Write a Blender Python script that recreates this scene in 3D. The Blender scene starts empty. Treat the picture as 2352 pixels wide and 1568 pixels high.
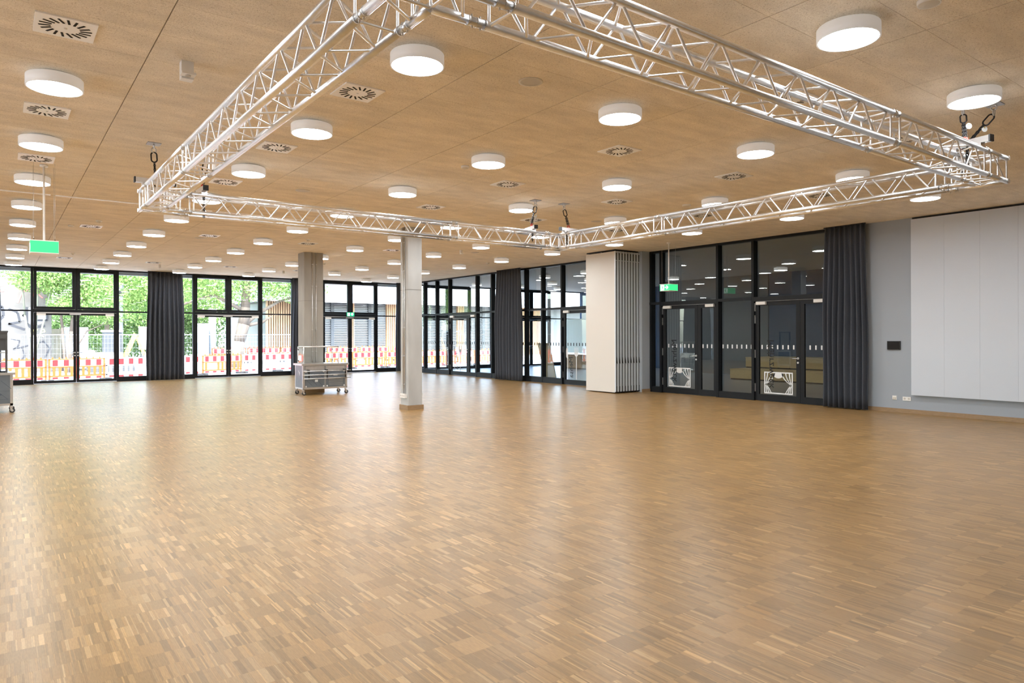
import bpy, math, random
import numpy as np
from mathutils import Matrix, Vector

# ------------------------------------------------------------------ scene, camera, light
scene = bpy.context.scene
col = scene.collection
R = math.radians
random.seed(7)
rng = np.random.default_rng(11)

CAM_H = 1.622
YAW = R(36.745)
ROLL = -0.00274
camd = bpy.data.cameras.new('camera')
camd.sensor_width = 36.0
camd.lens = 36.0 * 1585.9 / 2352.0
camd.shift_y = -14.2 / 2352.0
camd.clip_end = 400
cam = bpy.data.objects.new('camera', camd)
col.objects.link(cam)
_F = Vector((math.sin(YAW), math.cos(YAW), 0))
_R = Vector((math.cos(YAW), -math.sin(YAW), 0))
_U = Vector((0, 0, 1))
_r2 = _R * math.cos(ROLL) + _U * math.sin(ROLL)
_u2 = _U * math.cos(ROLL) - _R * math.sin(ROLL)
cam.matrix_world = Matrix(((_r2.x, _u2.x, -_F.x, 0), (_r2.y, _u2.y, -_F.y, 0), (_r2.z, _u2.z, -_F.z, CAM_H), (0, 0, 0, 1)))
scene.camera = cam

scene.view_settings.view_transform = 'Standard'
scene.view_settings.look = 'None'
scene.view_settings.gamma = 1.0
scene.view_settings.use_curve_mapping = False
scene.view_settings.exposure = 0.68

scene.cycles.max_bounces = 7
scene.cycles.glossy_bounces = 3
scene.cycles.adaptive_threshold = 0.03
scene.cycles.transparent_max_bounces = 12

LAMP_E = 35.0          # radiance of the ceiling lamps
SKY_E = 2.1
world = bpy.data.worlds.new('sky')
scene.world = world
world.use_nodes = True
wn = world.node_tree
wn.nodes.clear()
_sky = wn.nodes.new('ShaderNodeTexSky')
_sky.sky_type = 'NISHITA'
_sky.sun_disc = False
_sky.sun_elevation = R(52)
_sky.sun_rotation = R(205)
_sky.air_density = 1.0
_sky.dust_density = 2.5
_sky.ozone_density = 1.2
_bg = wn.nodes.new('ShaderNodeBackground')
_bg.inputs['Strength'].default_value = SKY_E
_wo = wn.nodes.new('ShaderNodeOutputWorld')
wn.links.new(_sky.outputs[0], _bg.inputs[0])
wn.links.new(_bg.outputs[0], _wo.inputs[0])
_sd = bpy.data.lights.new('sun', 'SUN')
_sd.energy = 3.5
_sd.angle = R(1.5)
_sd.color = (1.0, 0.96, 0.9)
_so = bpy.data.objects.new('sun', _sd)
col.objects.link(_so)
# the sun stands behind the building, to the right of the camera, and lights the street and the trees
_so.rotation_euler = Vector((-0.3, 0.62, -1.05)).to_track_quat('-Z', 'Y').to_euler()

# ------------------------------------------------------------------ materials
MATS = {}


def mat(name, base=(.8, .8, .8), rough=.5, metal=0.0, spec=.5, emit=None, es=0.0, noise=None, bump=None, alpha=None, trans=0.0):
    m = bpy.data.materials.new(name)
    m.use_nodes = True
    nt = m.node_tree
    b = nt.nodes['Principled BSDF']
    b.inputs['Base Color'].default_value = (*base, 1)
    b.inputs['Roughness'].default_value = rough
    b.inputs['Metallic'].default_value = metal
    b.inputs['Specular IOR Level'].default_value = spec
    if emit:
        b.inputs['Emission Color'].default_value = (*emit, 1)
        b.inputs['Emission Strength'].default_value = es
    geo = None
    if noise or bump:
        geo = nt.nodes.new('ShaderNodeNewGeometry')
    if noise:
        sc, amt = noise[0], noise[1]
        stretch = noise[2] if len(noise) > 2 else (1, 1, 1)
        mp = nt.nodes.new('ShaderNodeMapping')
        mp.inputs['Scale'].default_value = stretch
        nt.links.new(geo.outputs['Position'], mp.inputs[0])
        n = nt.nodes.new('ShaderNodeTexNoise')
        n.inputs['Scale'].default_value = sc
        n.inputs['Detail'].default_value = 4
        nt.links.new(mp.outputs[0], n.inputs['Vector'])
        rmp = nt.nodes.new('ShaderNodeMapRange')
        rmp.inputs['From Min'].default_value = .25
        rmp.inputs['From Max'].default_value = .75
        rmp.inputs['To Min'].default_value = 1 - amt
        rmp.inputs['To Max'].default_value = 1 + amt
        nt.links.new(n.outputs['Fac'], rmp.inputs[0])
        mx = nt.nodes.new('ShaderNodeVectorMath')
        mx.operation = 'SCALE'
        mx.inputs[0].default_value = base
        nt.links.new(rmp.outputs[0], mx.inputs['Scale'])
        nt.links.new(mx.outputs[0], b.inputs['Base Color'])
    if bump:
        n2 = nt.nodes.new('ShaderNodeTexNoise')
        n2.inputs['Scale'].default_value = bump[0]
        n2.inputs['Detail'].default_value = 3
        nt.links.new(geo.outputs['Position'], n2.inputs['Vector'])
        bp = nt.nodes.new('ShaderNodeBump')
        bp.inputs['Strength'].default_value = bump[1]
        bp.inputs['Distance'].default_value = .01
        nt.links.new(n2.outputs['Fac'], bp.inputs['Height'])
        nt.links.new(bp.outputs[0], b.inputs['Normal'])
    MATS[name] = m
    return m


def glass(name, tint, f0=.1):
    m = bpy.data.materials.new(name)
    m.use_nodes = True
    nt = m.node_tree
    nt.nodes.clear()
    tr = nt.nodes.new('ShaderNodeBsdfTransparent')
    tr.inputs[0].default_value = (*tint, 1)
    gl = nt.nodes.new('ShaderNodeBsdfGlossy')
    gl.inputs['Color'].default_value = (.95, 1, .98, 1)
    gl.inputs['Roughness'].default_value = .0
    lw = nt.nodes.new('ShaderNodeFresnel')
    lw.inputs['IOR'].default_value = 1.5
    mr = nt.nodes.new('ShaderNodeMath')
    mr.operation = 'MULTIPLY'
    mr.use_clamp = True
    mr.inputs[1].default_value = f0 / .04
    # a pane is a thin slab: its front face carries the reflection of both faces, the far face lets all light out
    geo = nt.nodes.new('ShaderNodeNewGeometry')
    inv = nt.nodes.new('ShaderNodeMath')
    inv.operation = 'SUBTRACT'
    inv.inputs[0].default_value = 1.0
    nt.links.new(geo.outputs['Backfacing'], inv.inputs[1])
    m2 = nt.nodes.new('ShaderNodeMath')
    m2.operation = 'MULTIPLY'
    mix = nt.nodes.new('ShaderNodeMixShader')
    out = nt.nodes.new('ShaderNodeOutputMaterial')
    nt.links.new(lw.outputs[0], mr.inputs[0])
    nt.links.new(mr.outputs[0], m2.inputs[0])
    nt.links.new(inv.outputs[0], m2.inputs[1])
    nt.links.new(m2.outputs[0], mix.inputs[0])
    nt.links.new(tr.outputs[0], mix.inputs[1])
    nt.links.new(gl.outputs[0], mix.inputs[2])
    nt.links.new(mix.outputs[0], out.inputs[0])
    MATS[name] = m


mat('black_frame', (.009, .011, .014), .45, spec=.25)
mat('dark_frame', (.014, .016, .019), .45, spec=.25)
glass('glass', (.96, .985, .975), .07)
glass('glass_clear', (.97, .98, .98), .04)
mat('curtain', (.078, .086, .106), .85, spec=.25, noise=(60, .12))
mat('concrete', (.50, .51, .51), .75, noise=(3.2, .13, (1, 1, .35)), bump=(40, .08))
mat('concrete_shaded', (.36, .345, .315), .75, noise=(3.0, .15, (1, 1, .35)), bump=(40, .08))  # same concrete for the thicker column, its dimmer light put into the colour
mat('concrete_joint', (.24, .23, .21), .85)
mat('oak', (.34, .22, .12), .5, noise=(14, .16, (1, 1, 5)))
mat('zinc', (.72, .73, .74), .35, metal=1.0)
mat('aluminium', (.90, .915, .94), .33, metal=1.0, noise=(25, .07, (1, 1, 1)))
mat('profile_grey', (.72, .77, .83), .35, metal=.15)
mat('steel', (.76, .78, .81), .3, metal=1.0, noise=(20, .06))
mat('steel_dull', (.46, .48, .51), .42, metal=1.0)
mat('film', (.2, .24, .29), .3, metal=.55, noise=(6, .1))
mat('film_mark', (.1, .13, .18), .35, metal=.3)
mat('chain_black', (.012, .012, .014), .35, metal=.4)
mat('black', (.01, .01, .011), .5)
mat('rubber', (.03, .032, .035), .6)
mat('red', (.6, .03, .02), .4)
mat('yellow', (.8, .55, .05), .5)
mat('tag_white', (.75, .77, .78), .5)
mat('white_plastic', (.9, .89, .87), .4)
mat('vent_white', (.97, .965, .955), .35)
mat('case_shaded', (.10, .105, .11), .35, metal=.3)  # steel of the display case, darkened by colour for its backlit shade
mat('cream_plastic', (.7, .66, .58), .45)
mat('lamp_white', (.82, .81, .8), .45)
mat('lamp_shade', (.82, .81, .8), .5, emit=(1.0, .97, .94), es=.13)
mat('lamp_glow', (1, 1, 1), .5, emit=(.95, .98, 1.0), es=LAMP_E)
mat('grille', (.66, .63, .59), .7, bump=(600, .4))
mat('slot_black', (.006, .006, .006), .8)
mat('wall_grey', (.38, .42, .475), .8, noise=(180, .06), bump=(300, .05))
mat('panel_white', (.655, .71, .80), .75, noise=(220, .03), bump=(260, .04))
mat('partition_white', (.74, .71, .67), .6, noise=(150, .02))
mat('ceiling_back', (.05, .035, .02), .9)
mat('wall_white', (.6, .59, .57), .8)
mat('ceiling_plain', (.42, .4, .36), .85)
mat('blue_wall', (.028, .05, .10), .7)
mat('grey_dark', (.12, .125, .13), .7)
mat('stone_grey', (.3, .31, .33), .28, noise=(8, .06))
mat('wood_light', (.50, .36, .17), .5, noise=(10, .08, (1, 1, 6)))
mat('decal_white', (.8, .82, .84), .6)
mat('decal_black', (.006, .006, .007), .5)
mat('decal_grey', (.3, .31, .32), .6)
mat('sign_green', (.01, .35, .10), .4, emit=(.04, .62, .2), es=.95)
mat('sign_white', (.9, .95, .9), .4, emit=(.85, 1, .9), es=1.3)
mat('sign_green_small', (.01, .3, .14), .4, emit=(.02, .45, .22), es=.9)
mat('screen', (.012, .013, .015), .15)
mat('glass_board', (.7, .76, .72), .35)
mat('asphalt', (.24, .24, .245), .9, noise=(6, .1))
mat('paving', (.4, .39, .37), .9, noise=(3, .08))
mat('barrier_orange', (.5, .085, .012), .5)
mat('barrier_red', (.5, .012, .015), .5)
mat('barrier_white', (.8, .8, .8), .5)
mat('bark', (.12, .095, .075), .95, noise=(9, .3, (1, 1, .25)), bump=(30, .5))
mat('bark_pale', (.13, .135, .1), .95, noise=(9, .2, (1, 1, .3)))
mat('graffiti_wall', (.105, .1, .096), .9, noise=(2.5, .16))
mat('paint_black', (.03, .032, .04), .7)
mat('paint_white', (.2, .21, .22), .7)
mat('paint_red', (.5, .14, .13), .7)
mat('paint_yellow', (.72, .74, .28), .7)
mat('timber_slat', (.42, .27, .16), .7, noise=(5, .15, (1, 1, .3)))
mat('timber_dark', (.16, .1, .06), .8)
mat('facade_white', (.4, .42, .44), .7)
mat('louvre', (.11, .12, .13), .4)
mat('louvre_blade', (.2, .215, .23), .45)
mat('container_grey', (.5, .53, .56), .5)
mat('board_beige', (.42, .36, .27), .8, noise=(4, .12))
mat('machine_white', (.7, .72, .72), .5)
mat('machine_orange', (.75, .42, .06), .5)
mat('machine_dark', (.05, .055, .06), .5)
mat('fence_zinc', (.6, .62, .64), .45, metal=.8)
mat('roof', (.2, .2, .2), .9)

MATS['lamp_glow'].cycles.emission_sampling = 'FRONT'
for _n in ('lamp_shade', 'sign_green', 'sign_white', 'sign_green_small'):
    MATS[_n].cycles.emission_sampling = 'NONE'


def leaf_mat(name, c1, c2):
    m = bpy.data.materials.new(name)
    m.use_nodes = True
    nt = m.node_tree
    b = nt.nodes['Principled BSDF']
    b.inputs['Roughness'].default_value = .6
    at = nt.nodes.new('ShaderNodeAttribute')
    at.attribute_name = 'tone'
    mx = nt.nodes.new('ShaderNodeMix')
    mx.data_type = 'RGBA'
    mx.inputs[6].default_value = (*c1, 1)
    mx.inputs[7].default_value = (*c2, 1)
    nt.links.new(at.outputs['Fac'], mx.inputs[0])
    nt.links.new(mx.outputs[2], b.inputs['Base Color'])
    tl = nt.nodes.new('ShaderNodeBsdfTranslucent')
    nt.links.new(mx.outputs[2], tl.inputs[0])
    ms = nt.nodes.new('ShaderNodeMixShader')
    ms.inputs[0].default_value = .45
    out = nt.nodes['Material Output']
    nt.links.new(b.outputs[0], ms.inputs[1])
    nt.links.new(tl.outputs[0], ms.inputs[2])
    nt.links.new(ms.outputs[0], out.inputs[0])
    MATS[name] = m


leaf_mat('leaf', (.11, .22, .05), (.33, .47, .15))
leaf_mat('leaf_deep', (.08, .16, .045), (.22, .34, .12))


def parquet_mat():
    m = bpy.data.materials.new('parquet')
    m.use_nodes = True
    nt = m.node_tree
    b = nt.nodes['Principled BSDF']
    at = nt.nodes.new('ShaderNodeAttribute')
    at.attribute_name = 'wood'
    geo = nt.nodes.new('ShaderNodeNewGeometry')
    mp = nt.nodes.new('ShaderNodeMapping')
    mp.inputs['Scale'].default_value = (9, 1, 1)
    nt.links.new(geo.outputs['Position'], mp.inputs[0])
    n = nt.nodes.new('ShaderNodeTexNoise')
    n.inputs['Scale'].default_value = 22
    n.inputs['Detail'].default_value = 4
    nt.links.new(mp.outputs[0], n.inputs['Vector'])
    mr = nt.nodes.new('ShaderNodeMapRange')
    mr.inputs['From Min'].default_value = .3
    mr.inputs['From Max'].default_value = .7
    mr.inputs['To Min'].default_value = .88
    mr.inputs['To Max'].default_value = 1.1
    nt.links.new(n.outputs['Fac'], mr.inputs[0])
    vm = nt.nodes.new('ShaderNodeVectorMath')
    vm.operation = 'SCALE'
    nt.links.new(at.outputs['Color'], vm.inputs[0])
    nt.links.new(mr.outputs[0], vm.inputs['Scale'])
    nt.links.new(vm.outputs[0], b.inputs['Base Color'])
    n2 = nt.nodes.new('ShaderNodeTexNoise')
    n2.inputs['Scale'].default_value = 3.0
    nt.links.new(geo.outputs['Position'], n2.inputs['Vector'])
    m2 = nt.nodes.new('ShaderNodeMapRange')
    m2.inputs['To Min'].default_value = .29
    m2.inputs['To Max'].default_value = .345
    nt.links.new(n2.outputs['Fac'], m2.inputs[0])
    nt.links.new(m2.outputs[0], b.inputs['Roughness'])
    b.inputs['Specular IOR Level'].default_value = .40
    MATS['parquet'] = m


def ceiling_mat():
    m = bpy.data.materials.new('wood_wool')
    m.use_nodes = True
    nt = m.node_tree
    b = nt.nodes['Principled BSDF']
    b.inputs['Roughness'].default_value = .9
    b.inputs['Specular IOR Level'].default_value = .15
    geo = nt.nodes.new('ShaderNodeNewGeometry')
    n = nt.nodes.new('ShaderNodeTexNoise')
    n.inputs['Scale'].default_value = 95
    n.inputs['Detail'].default_value = 3
    n.inputs['Roughness'].default_value = .65
    n.inputs['Distortion'].default_value = 1.5
    nt.links.new(geo.outputs['Position'], n.inputs['Vector'])
    cr = nt.nodes.new('ShaderNodeValToRGB')
    cr.color_ramp.elements[0].position = .30
    cr.color_ramp.elements[0].color = (.47, .385, .28, 1)
    cr.color_ramp.elements[1].position = .66
    cr.color_ramp.elements[1].color = (.93, .85, .73, 1)
    e = cr.color_ramp.elements.new(.47)
    e.color = (.885, .79, .65, 1)
    nt.links.new(n.outputs['Fac'], cr.inputs[0])
    # broad clouds and a tone for each board
    n2 = nt.nodes.new('ShaderNodeTexNoise')
    n2.inputs['Scale'].default_value = 2.2
    n2.inputs['Detail'].default_value = 3
    mp = nt.nodes.new('ShaderNodeMapping')
    mp.inputs['Scale'].default_value = (1, 2.5, 1)
    nt.links.new(geo.outputs['Position'], mp.inputs[0])
    nt.links.new(mp.outputs[0], n2.inputs['Vector'])
    mr = nt.nodes.new('ShaderNodeMapRange')
    mr.inputs['From Min'].default_value = .3
    mr.inputs['From Max'].default_value = .7
    mr.inputs['To Min'].default_value = .9
    mr.inputs['To Max'].default_value = 1.08
    nt.links.new(n2.outputs['Fac'], mr.inputs[0])
    at = nt.nodes.new('ShaderNodeObjectInfo')
    m3 = nt.nodes.new('ShaderNodeMapRange')
    m3.inputs['To Min'].default_value = .96
    m3.inputs['To Max'].default_value = 1.04
    nt.links.new(at.outputs['Random'], m3.inputs[0])
    mm = nt.nodes.new('ShaderNodeMath')
    mm.operation = 'MULTIPLY'
    nt.links.new(mr.outputs[0], mm.inputs[0])
    nt.links.new(m3.outputs[0], mm.inputs[1])
    vm = nt.nodes.new('ShaderNodeVectorMath')
    vm.operation = 'SCALE'
    nt.links.new(cr.outputs[0], vm.inputs[0])
    nt.links.new(mm.outputs[0], vm.inputs['Scale'])
    nt.links.new(vm.outputs[0], b.inputs['Base Color'])
    bp = nt.nodes.new('ShaderNodeBump')
    bp.inputs['Strength'].default_value = .35
    bp.inputs['Distance'].default_value = .006
    nt.links.new(n.outputs['Fac'], bp.inputs['Height'])
    nt.links.new(bp.outputs[0], b.inputs['Normal'])
    MATS['wood_wool'] = m


parquet_mat()
ceiling_mat()


# ------------------------------------------------------------------ mesh helpers
def wloc(o):
    v = Vector((0, 0, 0))
    while o:
        v += o.location
        o = o.parent
    return v


class MB:
    def __init__(s):
        s.v, s.f, s.sm = [], [], []

    def add(s, vs, fs, smooth=False):
        b = len(s.v)
        s.v += [tuple(v) for v in vs]
        s.f += [tuple(i + b for i in f) for f in fs]
        s.sm += [smooth] * len(fs)
        return s

    def box(s, x0, x1, y0, y1, z0, z1):
        if x0 > x1: x0, x1 = x1, x0
        if y0 > y1: y0, y1 = y1, y0
        if z0 > z1: z0, z1 = z1, z0
        return s.add([(x0, y0, z0), (x1, y0, z0), (x1, y1, z0), (x0, y1, z0), (x0, y0, z1), (x1, y0, z1), (x1, y1, z1), (x0, y1, z1)],
                     [(0, 3, 2, 1), (4, 5, 6, 7), (0, 1, 5, 4), (1, 2, 6, 5), (2, 3, 7, 6), (3, 0, 4, 7)])

    def bbox(s, x0, x1, y0, y1, z0, z1, c=.004):
        # a box with chamfered long edges (as a prism with 8 corners along z)
        if x0 > x1: x0, x1 = x1, x0
        if y0 > y1: y0, y1 = y1, y0
        if z0 > z1: z0, z1 = z1, z0
        c = min(c, (x1 - x0) / 3, (y1 - y0) / 3)
        p = [(x0 + c, y0), (x1 - c, y0), (x1, y0 + c), (x1, y1 - c), (x1 - c, y1), (x0 + c, y1), (x0, y1 - c), (x0, y0 + c)]
        return s.prism([(x, y, z0) for x, y in p], (0, 0, z1 - z0))

    def prism(s, poly, d):
        n = len(poly)
        d = Vector(d)
        vs = [Vector(p) for p in poly] + [Vector(p) + d for p in poly]
        fs = [tuple(range(n))[::-1], tuple(range(n, 2 * n))] + [(i, (i + 1) % n, n + (i + 1) % n, n + i) for i in range(n)]
        return s.add(vs, fs)

    def cyl(s, a, b, r, n=10, r2=None, caps=True, smooth=True):
        a, b = Vector(a), Vector(b)
        r2 = r if r2 is None else r2
        d = (b - a).normalized()
        u = d.orthogonal().normalized()
        w = d.cross(u)
        vs = []
        for c, rr in ((a, r), (b, r2)):
            for i in range(n):
                t = 2 * math.pi * i / n
                vs.append(c + (u * math.cos(t) + w * math.sin(t)) * rr)
        bi = len(s.v)
        s.add(vs, [(i, (i + 1) % n, n + (i + 1) % n, n + i) for i in range(n)], smooth)
        if caps:
            s.f += [tuple(bi + i for i in range(n))[::-1], tuple(bi + n + i for i in range(n))]
            s.sm += [False, False]
        return s

    def tube(s, pts, r, n=8):
        for a, b in zip(pts[:-1], pts[1:]):
            s.cyl(a, b, r, n)
        return s

    def torus(s, c, ax, R_, r, n=14, m=6, sx=1.0, up=None, st=0.0):
        c, ax = Vector(c), Vector(ax).normalized()
        u = Vector(up).normalized() if up is not None else ax.orthogonal().normalized()
        w = ax.cross(u)
        vs = []
        for i in range(n):
            t = 2 * math.pi * i / n
            rad = u * math.cos(t) + w * math.sin(t)
            cc = c + rad * R_ + u * (st * (1 if math.cos(t) > 0 else -1))
            for j in range(m):
                p = 2 * math.pi * j / m
                vs.append(cc + rad * (r * math.cos(p)) + ax * (r * math.sin(p)))
        fs = [(i * m + j, ((i + 1) % n) * m + j, ((i + 1) % n) * m + (j + 1) % m, i * m + (j + 1) % m) for i in range(n) for j in range(m)]
        return s.add(vs, fs, True)

    def lathe(s, prof, c=(0, 0, 0), n=32, smooth=True, capb=True, capt=True):
        vs = []
        for r, z in prof:
            for i in range(n):
                t = 2 * math.pi * i / n
                vs.append((c[0] + r * math.cos(t), c[1] + r * math.sin(t), c[2] + z))
        fs = []
        for k in range(len(prof) - 1):
            fs += [(k * n + i, k * n + (i + 1) % n, (k + 1) * n + (i + 1) % n, (k + 1) * n + i) for i in range(n)]
        b = len(s.v)
        s.add(vs, fs, smooth)
        if capb:
            s.f.append(tuple(b + i for i in range(n))[::-1]); s.sm.append(False)
        if capt:
            k = (len(prof) - 1) * n
            s.f.append(tuple(b + k + i for i in range(n))); s.sm.append(False)
        return s

    def mesh(s, name, m, off=Vector((0, 0, 0))):
        me = bpy.data.meshes.new(name)
        me.from_pydata([(x - off.x, y - off.y, z - off.z) for x, y, z in s.v], [], s.f)
        me.polygons.foreach_set('use_smooth', s.sm)
        me.materials.append(MATS[m])
        me.update()
        return me

    def build(s, name, m, parent=None, world=True):
        if parent is not None:
            off = wloc(parent) if world else Vector((0, 0, 0))
            loc = Vector((0, 0, 0))
        else:
            a = np.array(s.v)
            off = Vector(((a[:, 0].min() + a[:, 0].max()) / 2, (a[:, 1].min() + a[:, 1].max()) / 2, a[:, 2].min()))
            loc = off
        o = bpy.data.objects.new(name, s.mesh(name, m, off))
        o.location = loc
        o.parent = parent
        col.objects.link(o)
        return o


def empty(name, loc, rz=0):
    o = bpy.data.objects.new(name, None)
    o.location = loc
    o.rotation_euler = (0, 0, rz)
    o.empty_display_size = .1
    col.objects.link(o)
    return o


def tag(o, label=None, cat=None, group=None, kind=None):
    if label: o['label'] = label
    if cat: o['category'] = cat
    if group: o['group'] = group
    if kind: o['kind'] = kind
    return o


def thing(name, label, cat, loc, rz=0, group=None):
    return tag(empty(name, loc, rz), label, cat, group)


def inst(src, parent, loc=(0, 0, 0), rot=None, name=None):
    """another object that shares the mesh of src"""
    o = bpy.data.objects.new(name or src.name.split('.')[0], src.data)
    o.location = loc
    if rot is not None:
        o.rotation_mode = 'QUATERNION'
        o.rotation_quaternion = rot
    o.parent = parent
    col.objects.link(o)
    return o


def copy_tree(o, parent=None):
    c = o.copy()
    col.objects.link(c)
    c.parent = parent
    for ch in o.children:
        copy_tree(ch, c)
    return c


def B(name, m, parent, *boxes, world=True):
    b = MB()
    for x in boxes:
        b.box(*x)
    return b.build(name, m, parent, world)


ORD = ['', 'first', 'second', 'third', 'fourth', 'fifth', 'sixth', 'seventh', 'eighth', 'ninth', 'tenth', 'eleventh', 'twelfth', 'thirteenth', 'fourteenth']


def screen(P):
    """pixel and depth of a point, to pick the pieces that show largest"""
    d = Vector(P) - Vector((0, 0, CAM_H))
    fw = d.dot(_F)
    if fw < .3:
        return None
    return 1176 + 1585.9 * d.dot(_r2) / fw, 770 - 1585.9 * d.dot(_u2) / fw, fw


# ------------------------------------------------------------------ sizes of the hall
H = 4.0
WX = 15.0          # side wall with the dark doors (plane x = 15)
WY = 28.41         # garden front (plane y = 28.41)
X0, Y0 = -7.0, -3.5
XE = 26.0          # far end of the rooms behind the side wall

# ------------------------------------------------------------------ floor
floor = tag(empty('floor', (0, 0, 0)), kind='structure')
B('subfloor', 'timber_dark', floor, (X0, WX + .2, Y0, WY + .1, -.3, -.012))


def oak_colors(n, lightp, wide):
    base = np.array([.375, .228, .088])
    k = rng.normal(0, .11, n)
    pick = rng.random(n)
    k = np.where(pick < lightp, rng.uniform(.22, .6, n), k)
    k = np.where(pick > .95, rng.uniform(-.3, -.14, n), k)
    k = np.where(wide, np.clip(k, -.16, .14), k)
    c = base[None, :] * (1 + k)[:, None]
    hue = rng.normal(0, .035, n)
    c[:, 0] *= 1 + hue * .5
    c[:, 2] *= 1 - hue
    c[k > .25] *= np.array([.98, 1.02, 1.12])
    return np.clip(c, .03, .95)


def parquet():
    L, W = .16, .0084
    xs0, ys0, xs1, ys1, cs, zs = [], [], [], [], [], []
    j0 = int(math.floor((Y0 + .2 - 4.233) / L))
    for j in range(j0, 400):
        y0 = 4.233 + j * L
        if y0 + L > WY + .05:
            break
        xa, xb = -3.2, WX + .1
        n = int((xb - xa) / W / 1.6)
        run = np.minimum(rng.geometric(.6, n), 8)
        big = rng.random(n) < .012
        run = np.where(big, rng.integers(7, 18, n), run)
        edge = xa + rng.random() * .02 + np.concatenate([[0], np.cumsum(run)]) * W
        edge = edge[edge < xb]
        m = len(edge) - 1
        cx = (edge[1:] + edge[:-1]) / 2
        # boards come in batches: some stretches hold more pale strips
        batch = np.sin(cx * 1.7 + j * .9) * np.sin(cx * .43 + j * .23 + 1.3) + .6 * np.sin(cx * .9 - j * .11)
        c = np.zeros((m, 3))
        wd_ = (edge[1:] - edge[:-1]) > .036
        wd_ &= rng.random(m) < .92
        lp = np.clip(.07 + .11 * batch, .02, .24)
        for lev in (.02, .08, .16, .24):
            sel = np.abs(lp - lev) <= .05
            if sel.any():
                c[sel] = oak_colors(int(sel.sum()), lev, wd_[sel])
        sel = c.sum(1) == 0
        if sel.any():
            c[sel] = oak_colors(int(sel.sum()), .08, wd_[sel])
        blk = np.floor((cx + j * .37) / .30).astype(int)
        tone = (np.sin(blk * 12.9898 + j * 78.233) * 43758.5453) % 1.0
        c *= (.93 + .14 * tone)[:, None]
        xs0.append(edge[:-1]); xs1.append(edge[1:])
        ys0.append(np.full(m, y0)); ys1.append(np.full(m, y0 + L))
        cs.append(c)
    a0, a1, b0, b1, c = map(np.concatenate, (xs0, xs1, ys0, ys1, cs))
    z = rng.uniform(-.0003, 0, len(a0))
    g, gy = .00015, .00006
    # the strips that show largest in the picture become pieces of their own
    cx, cy = (a0 + a1) / 2, (b0 + b1) / 2
    fw = cx * _F.x + cy * _F.y
    rt = cx * _R.x + cy * _R.y
    px = 1176 + 1585.9 * rt / np.maximum(fw, .1)
    py = 770 + 1585.9 * CAM_H / np.maximum(fw, .1)
    vis = (fw > .5) & (px > 15) & (px < 2337) & (py < 1560)
    size = np.where(vis, (a1 - a0) / fw ** 3, 0)
    near = np.argsort(-size)[:300]
    keep = np.ones(len(a0), bool)
    keep[near] = False
    k = np.nonzero(keep)[0]
    n = len(k)
    V = np.empty((n, 4, 3), np.float32)
    V[:, 0] = np.stack([a0[k] + g, b0[k] + gy, z[k]], 1)
    V[:, 1] = np.stack([a1[k] - g, b0[k] + gy, z[k]], 1)
    V[:, 2] = np.stack([a1[k] - g, b1[k] - gy, z[k]], 1)
    V[:, 3] = np.stack([a0[k] + g, b1[k] - gy, z[k]], 1)
    me = bpy.data.meshes.new('parquet_field')
    me.vertices.add(4 * n)
    me.vertices.foreach_set('co', V.ravel())
    me.loops.add(4 * n)
    me.loops.foreach_set('vertex_index', np.arange(4 * n, dtype=np.int32))
    me.polygons.add(n)
    me.polygons.foreach_set('loop_start', np.arange(0, 4 * n, 4, dtype=np.int32))
    me.polygons.foreach_set('loop_total', np.full(n, 4, np.int32))
    at = me.attributes.new('wood', 'FLOAT_COLOR', 'FACE')
    at.data.foreach_set('color', np.concatenate([c[k], np.ones((n, 1))], 1).astype(np.float32).ravel())
    me.materials.append(MATS['parquet'])
    me.update()
    o = bpy.data.objects.new('parquet_field', me)
    o.parent = floor
    o['kind'] = 'stuff'
    col.objects.link(o)
    for i in near:
        b = MB().box(a0[i] + g, a1[i] - g, b0[i] + gy, b1[i] - gy, -.011, float(z[i]))
        p = b.build('parquet_strip', 'parquet', floor)
        at = p.data.attributes.new('wood', 'FLOAT_COLOR', 'FACE')
        at.data.foreach_set('color', np.tile(np.append(c[i], 1).astype(np.float32), (6, 1)).ravel())
    # plain boards where the photograph does not look
    r = MB().box(X0, -3.2, Y0, WY, -.011, -.0005).build('parquet_margin', 'oak', floor)
    r['kind'] = 'stuff'


parquet()

# ------------------------------------------------------------------ ceiling boards
ceiling = tag(empty('ceiling', (0, 0, H)), kind='structure')
B('ceiling_deck', 'ceiling_back', ceiling, (X0, WX + .2, Y0, WY + .2, H + .024, H + .2))
PX, PY = 1.2, .6025
PXO, PYO = 1.035, 2.385


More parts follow.
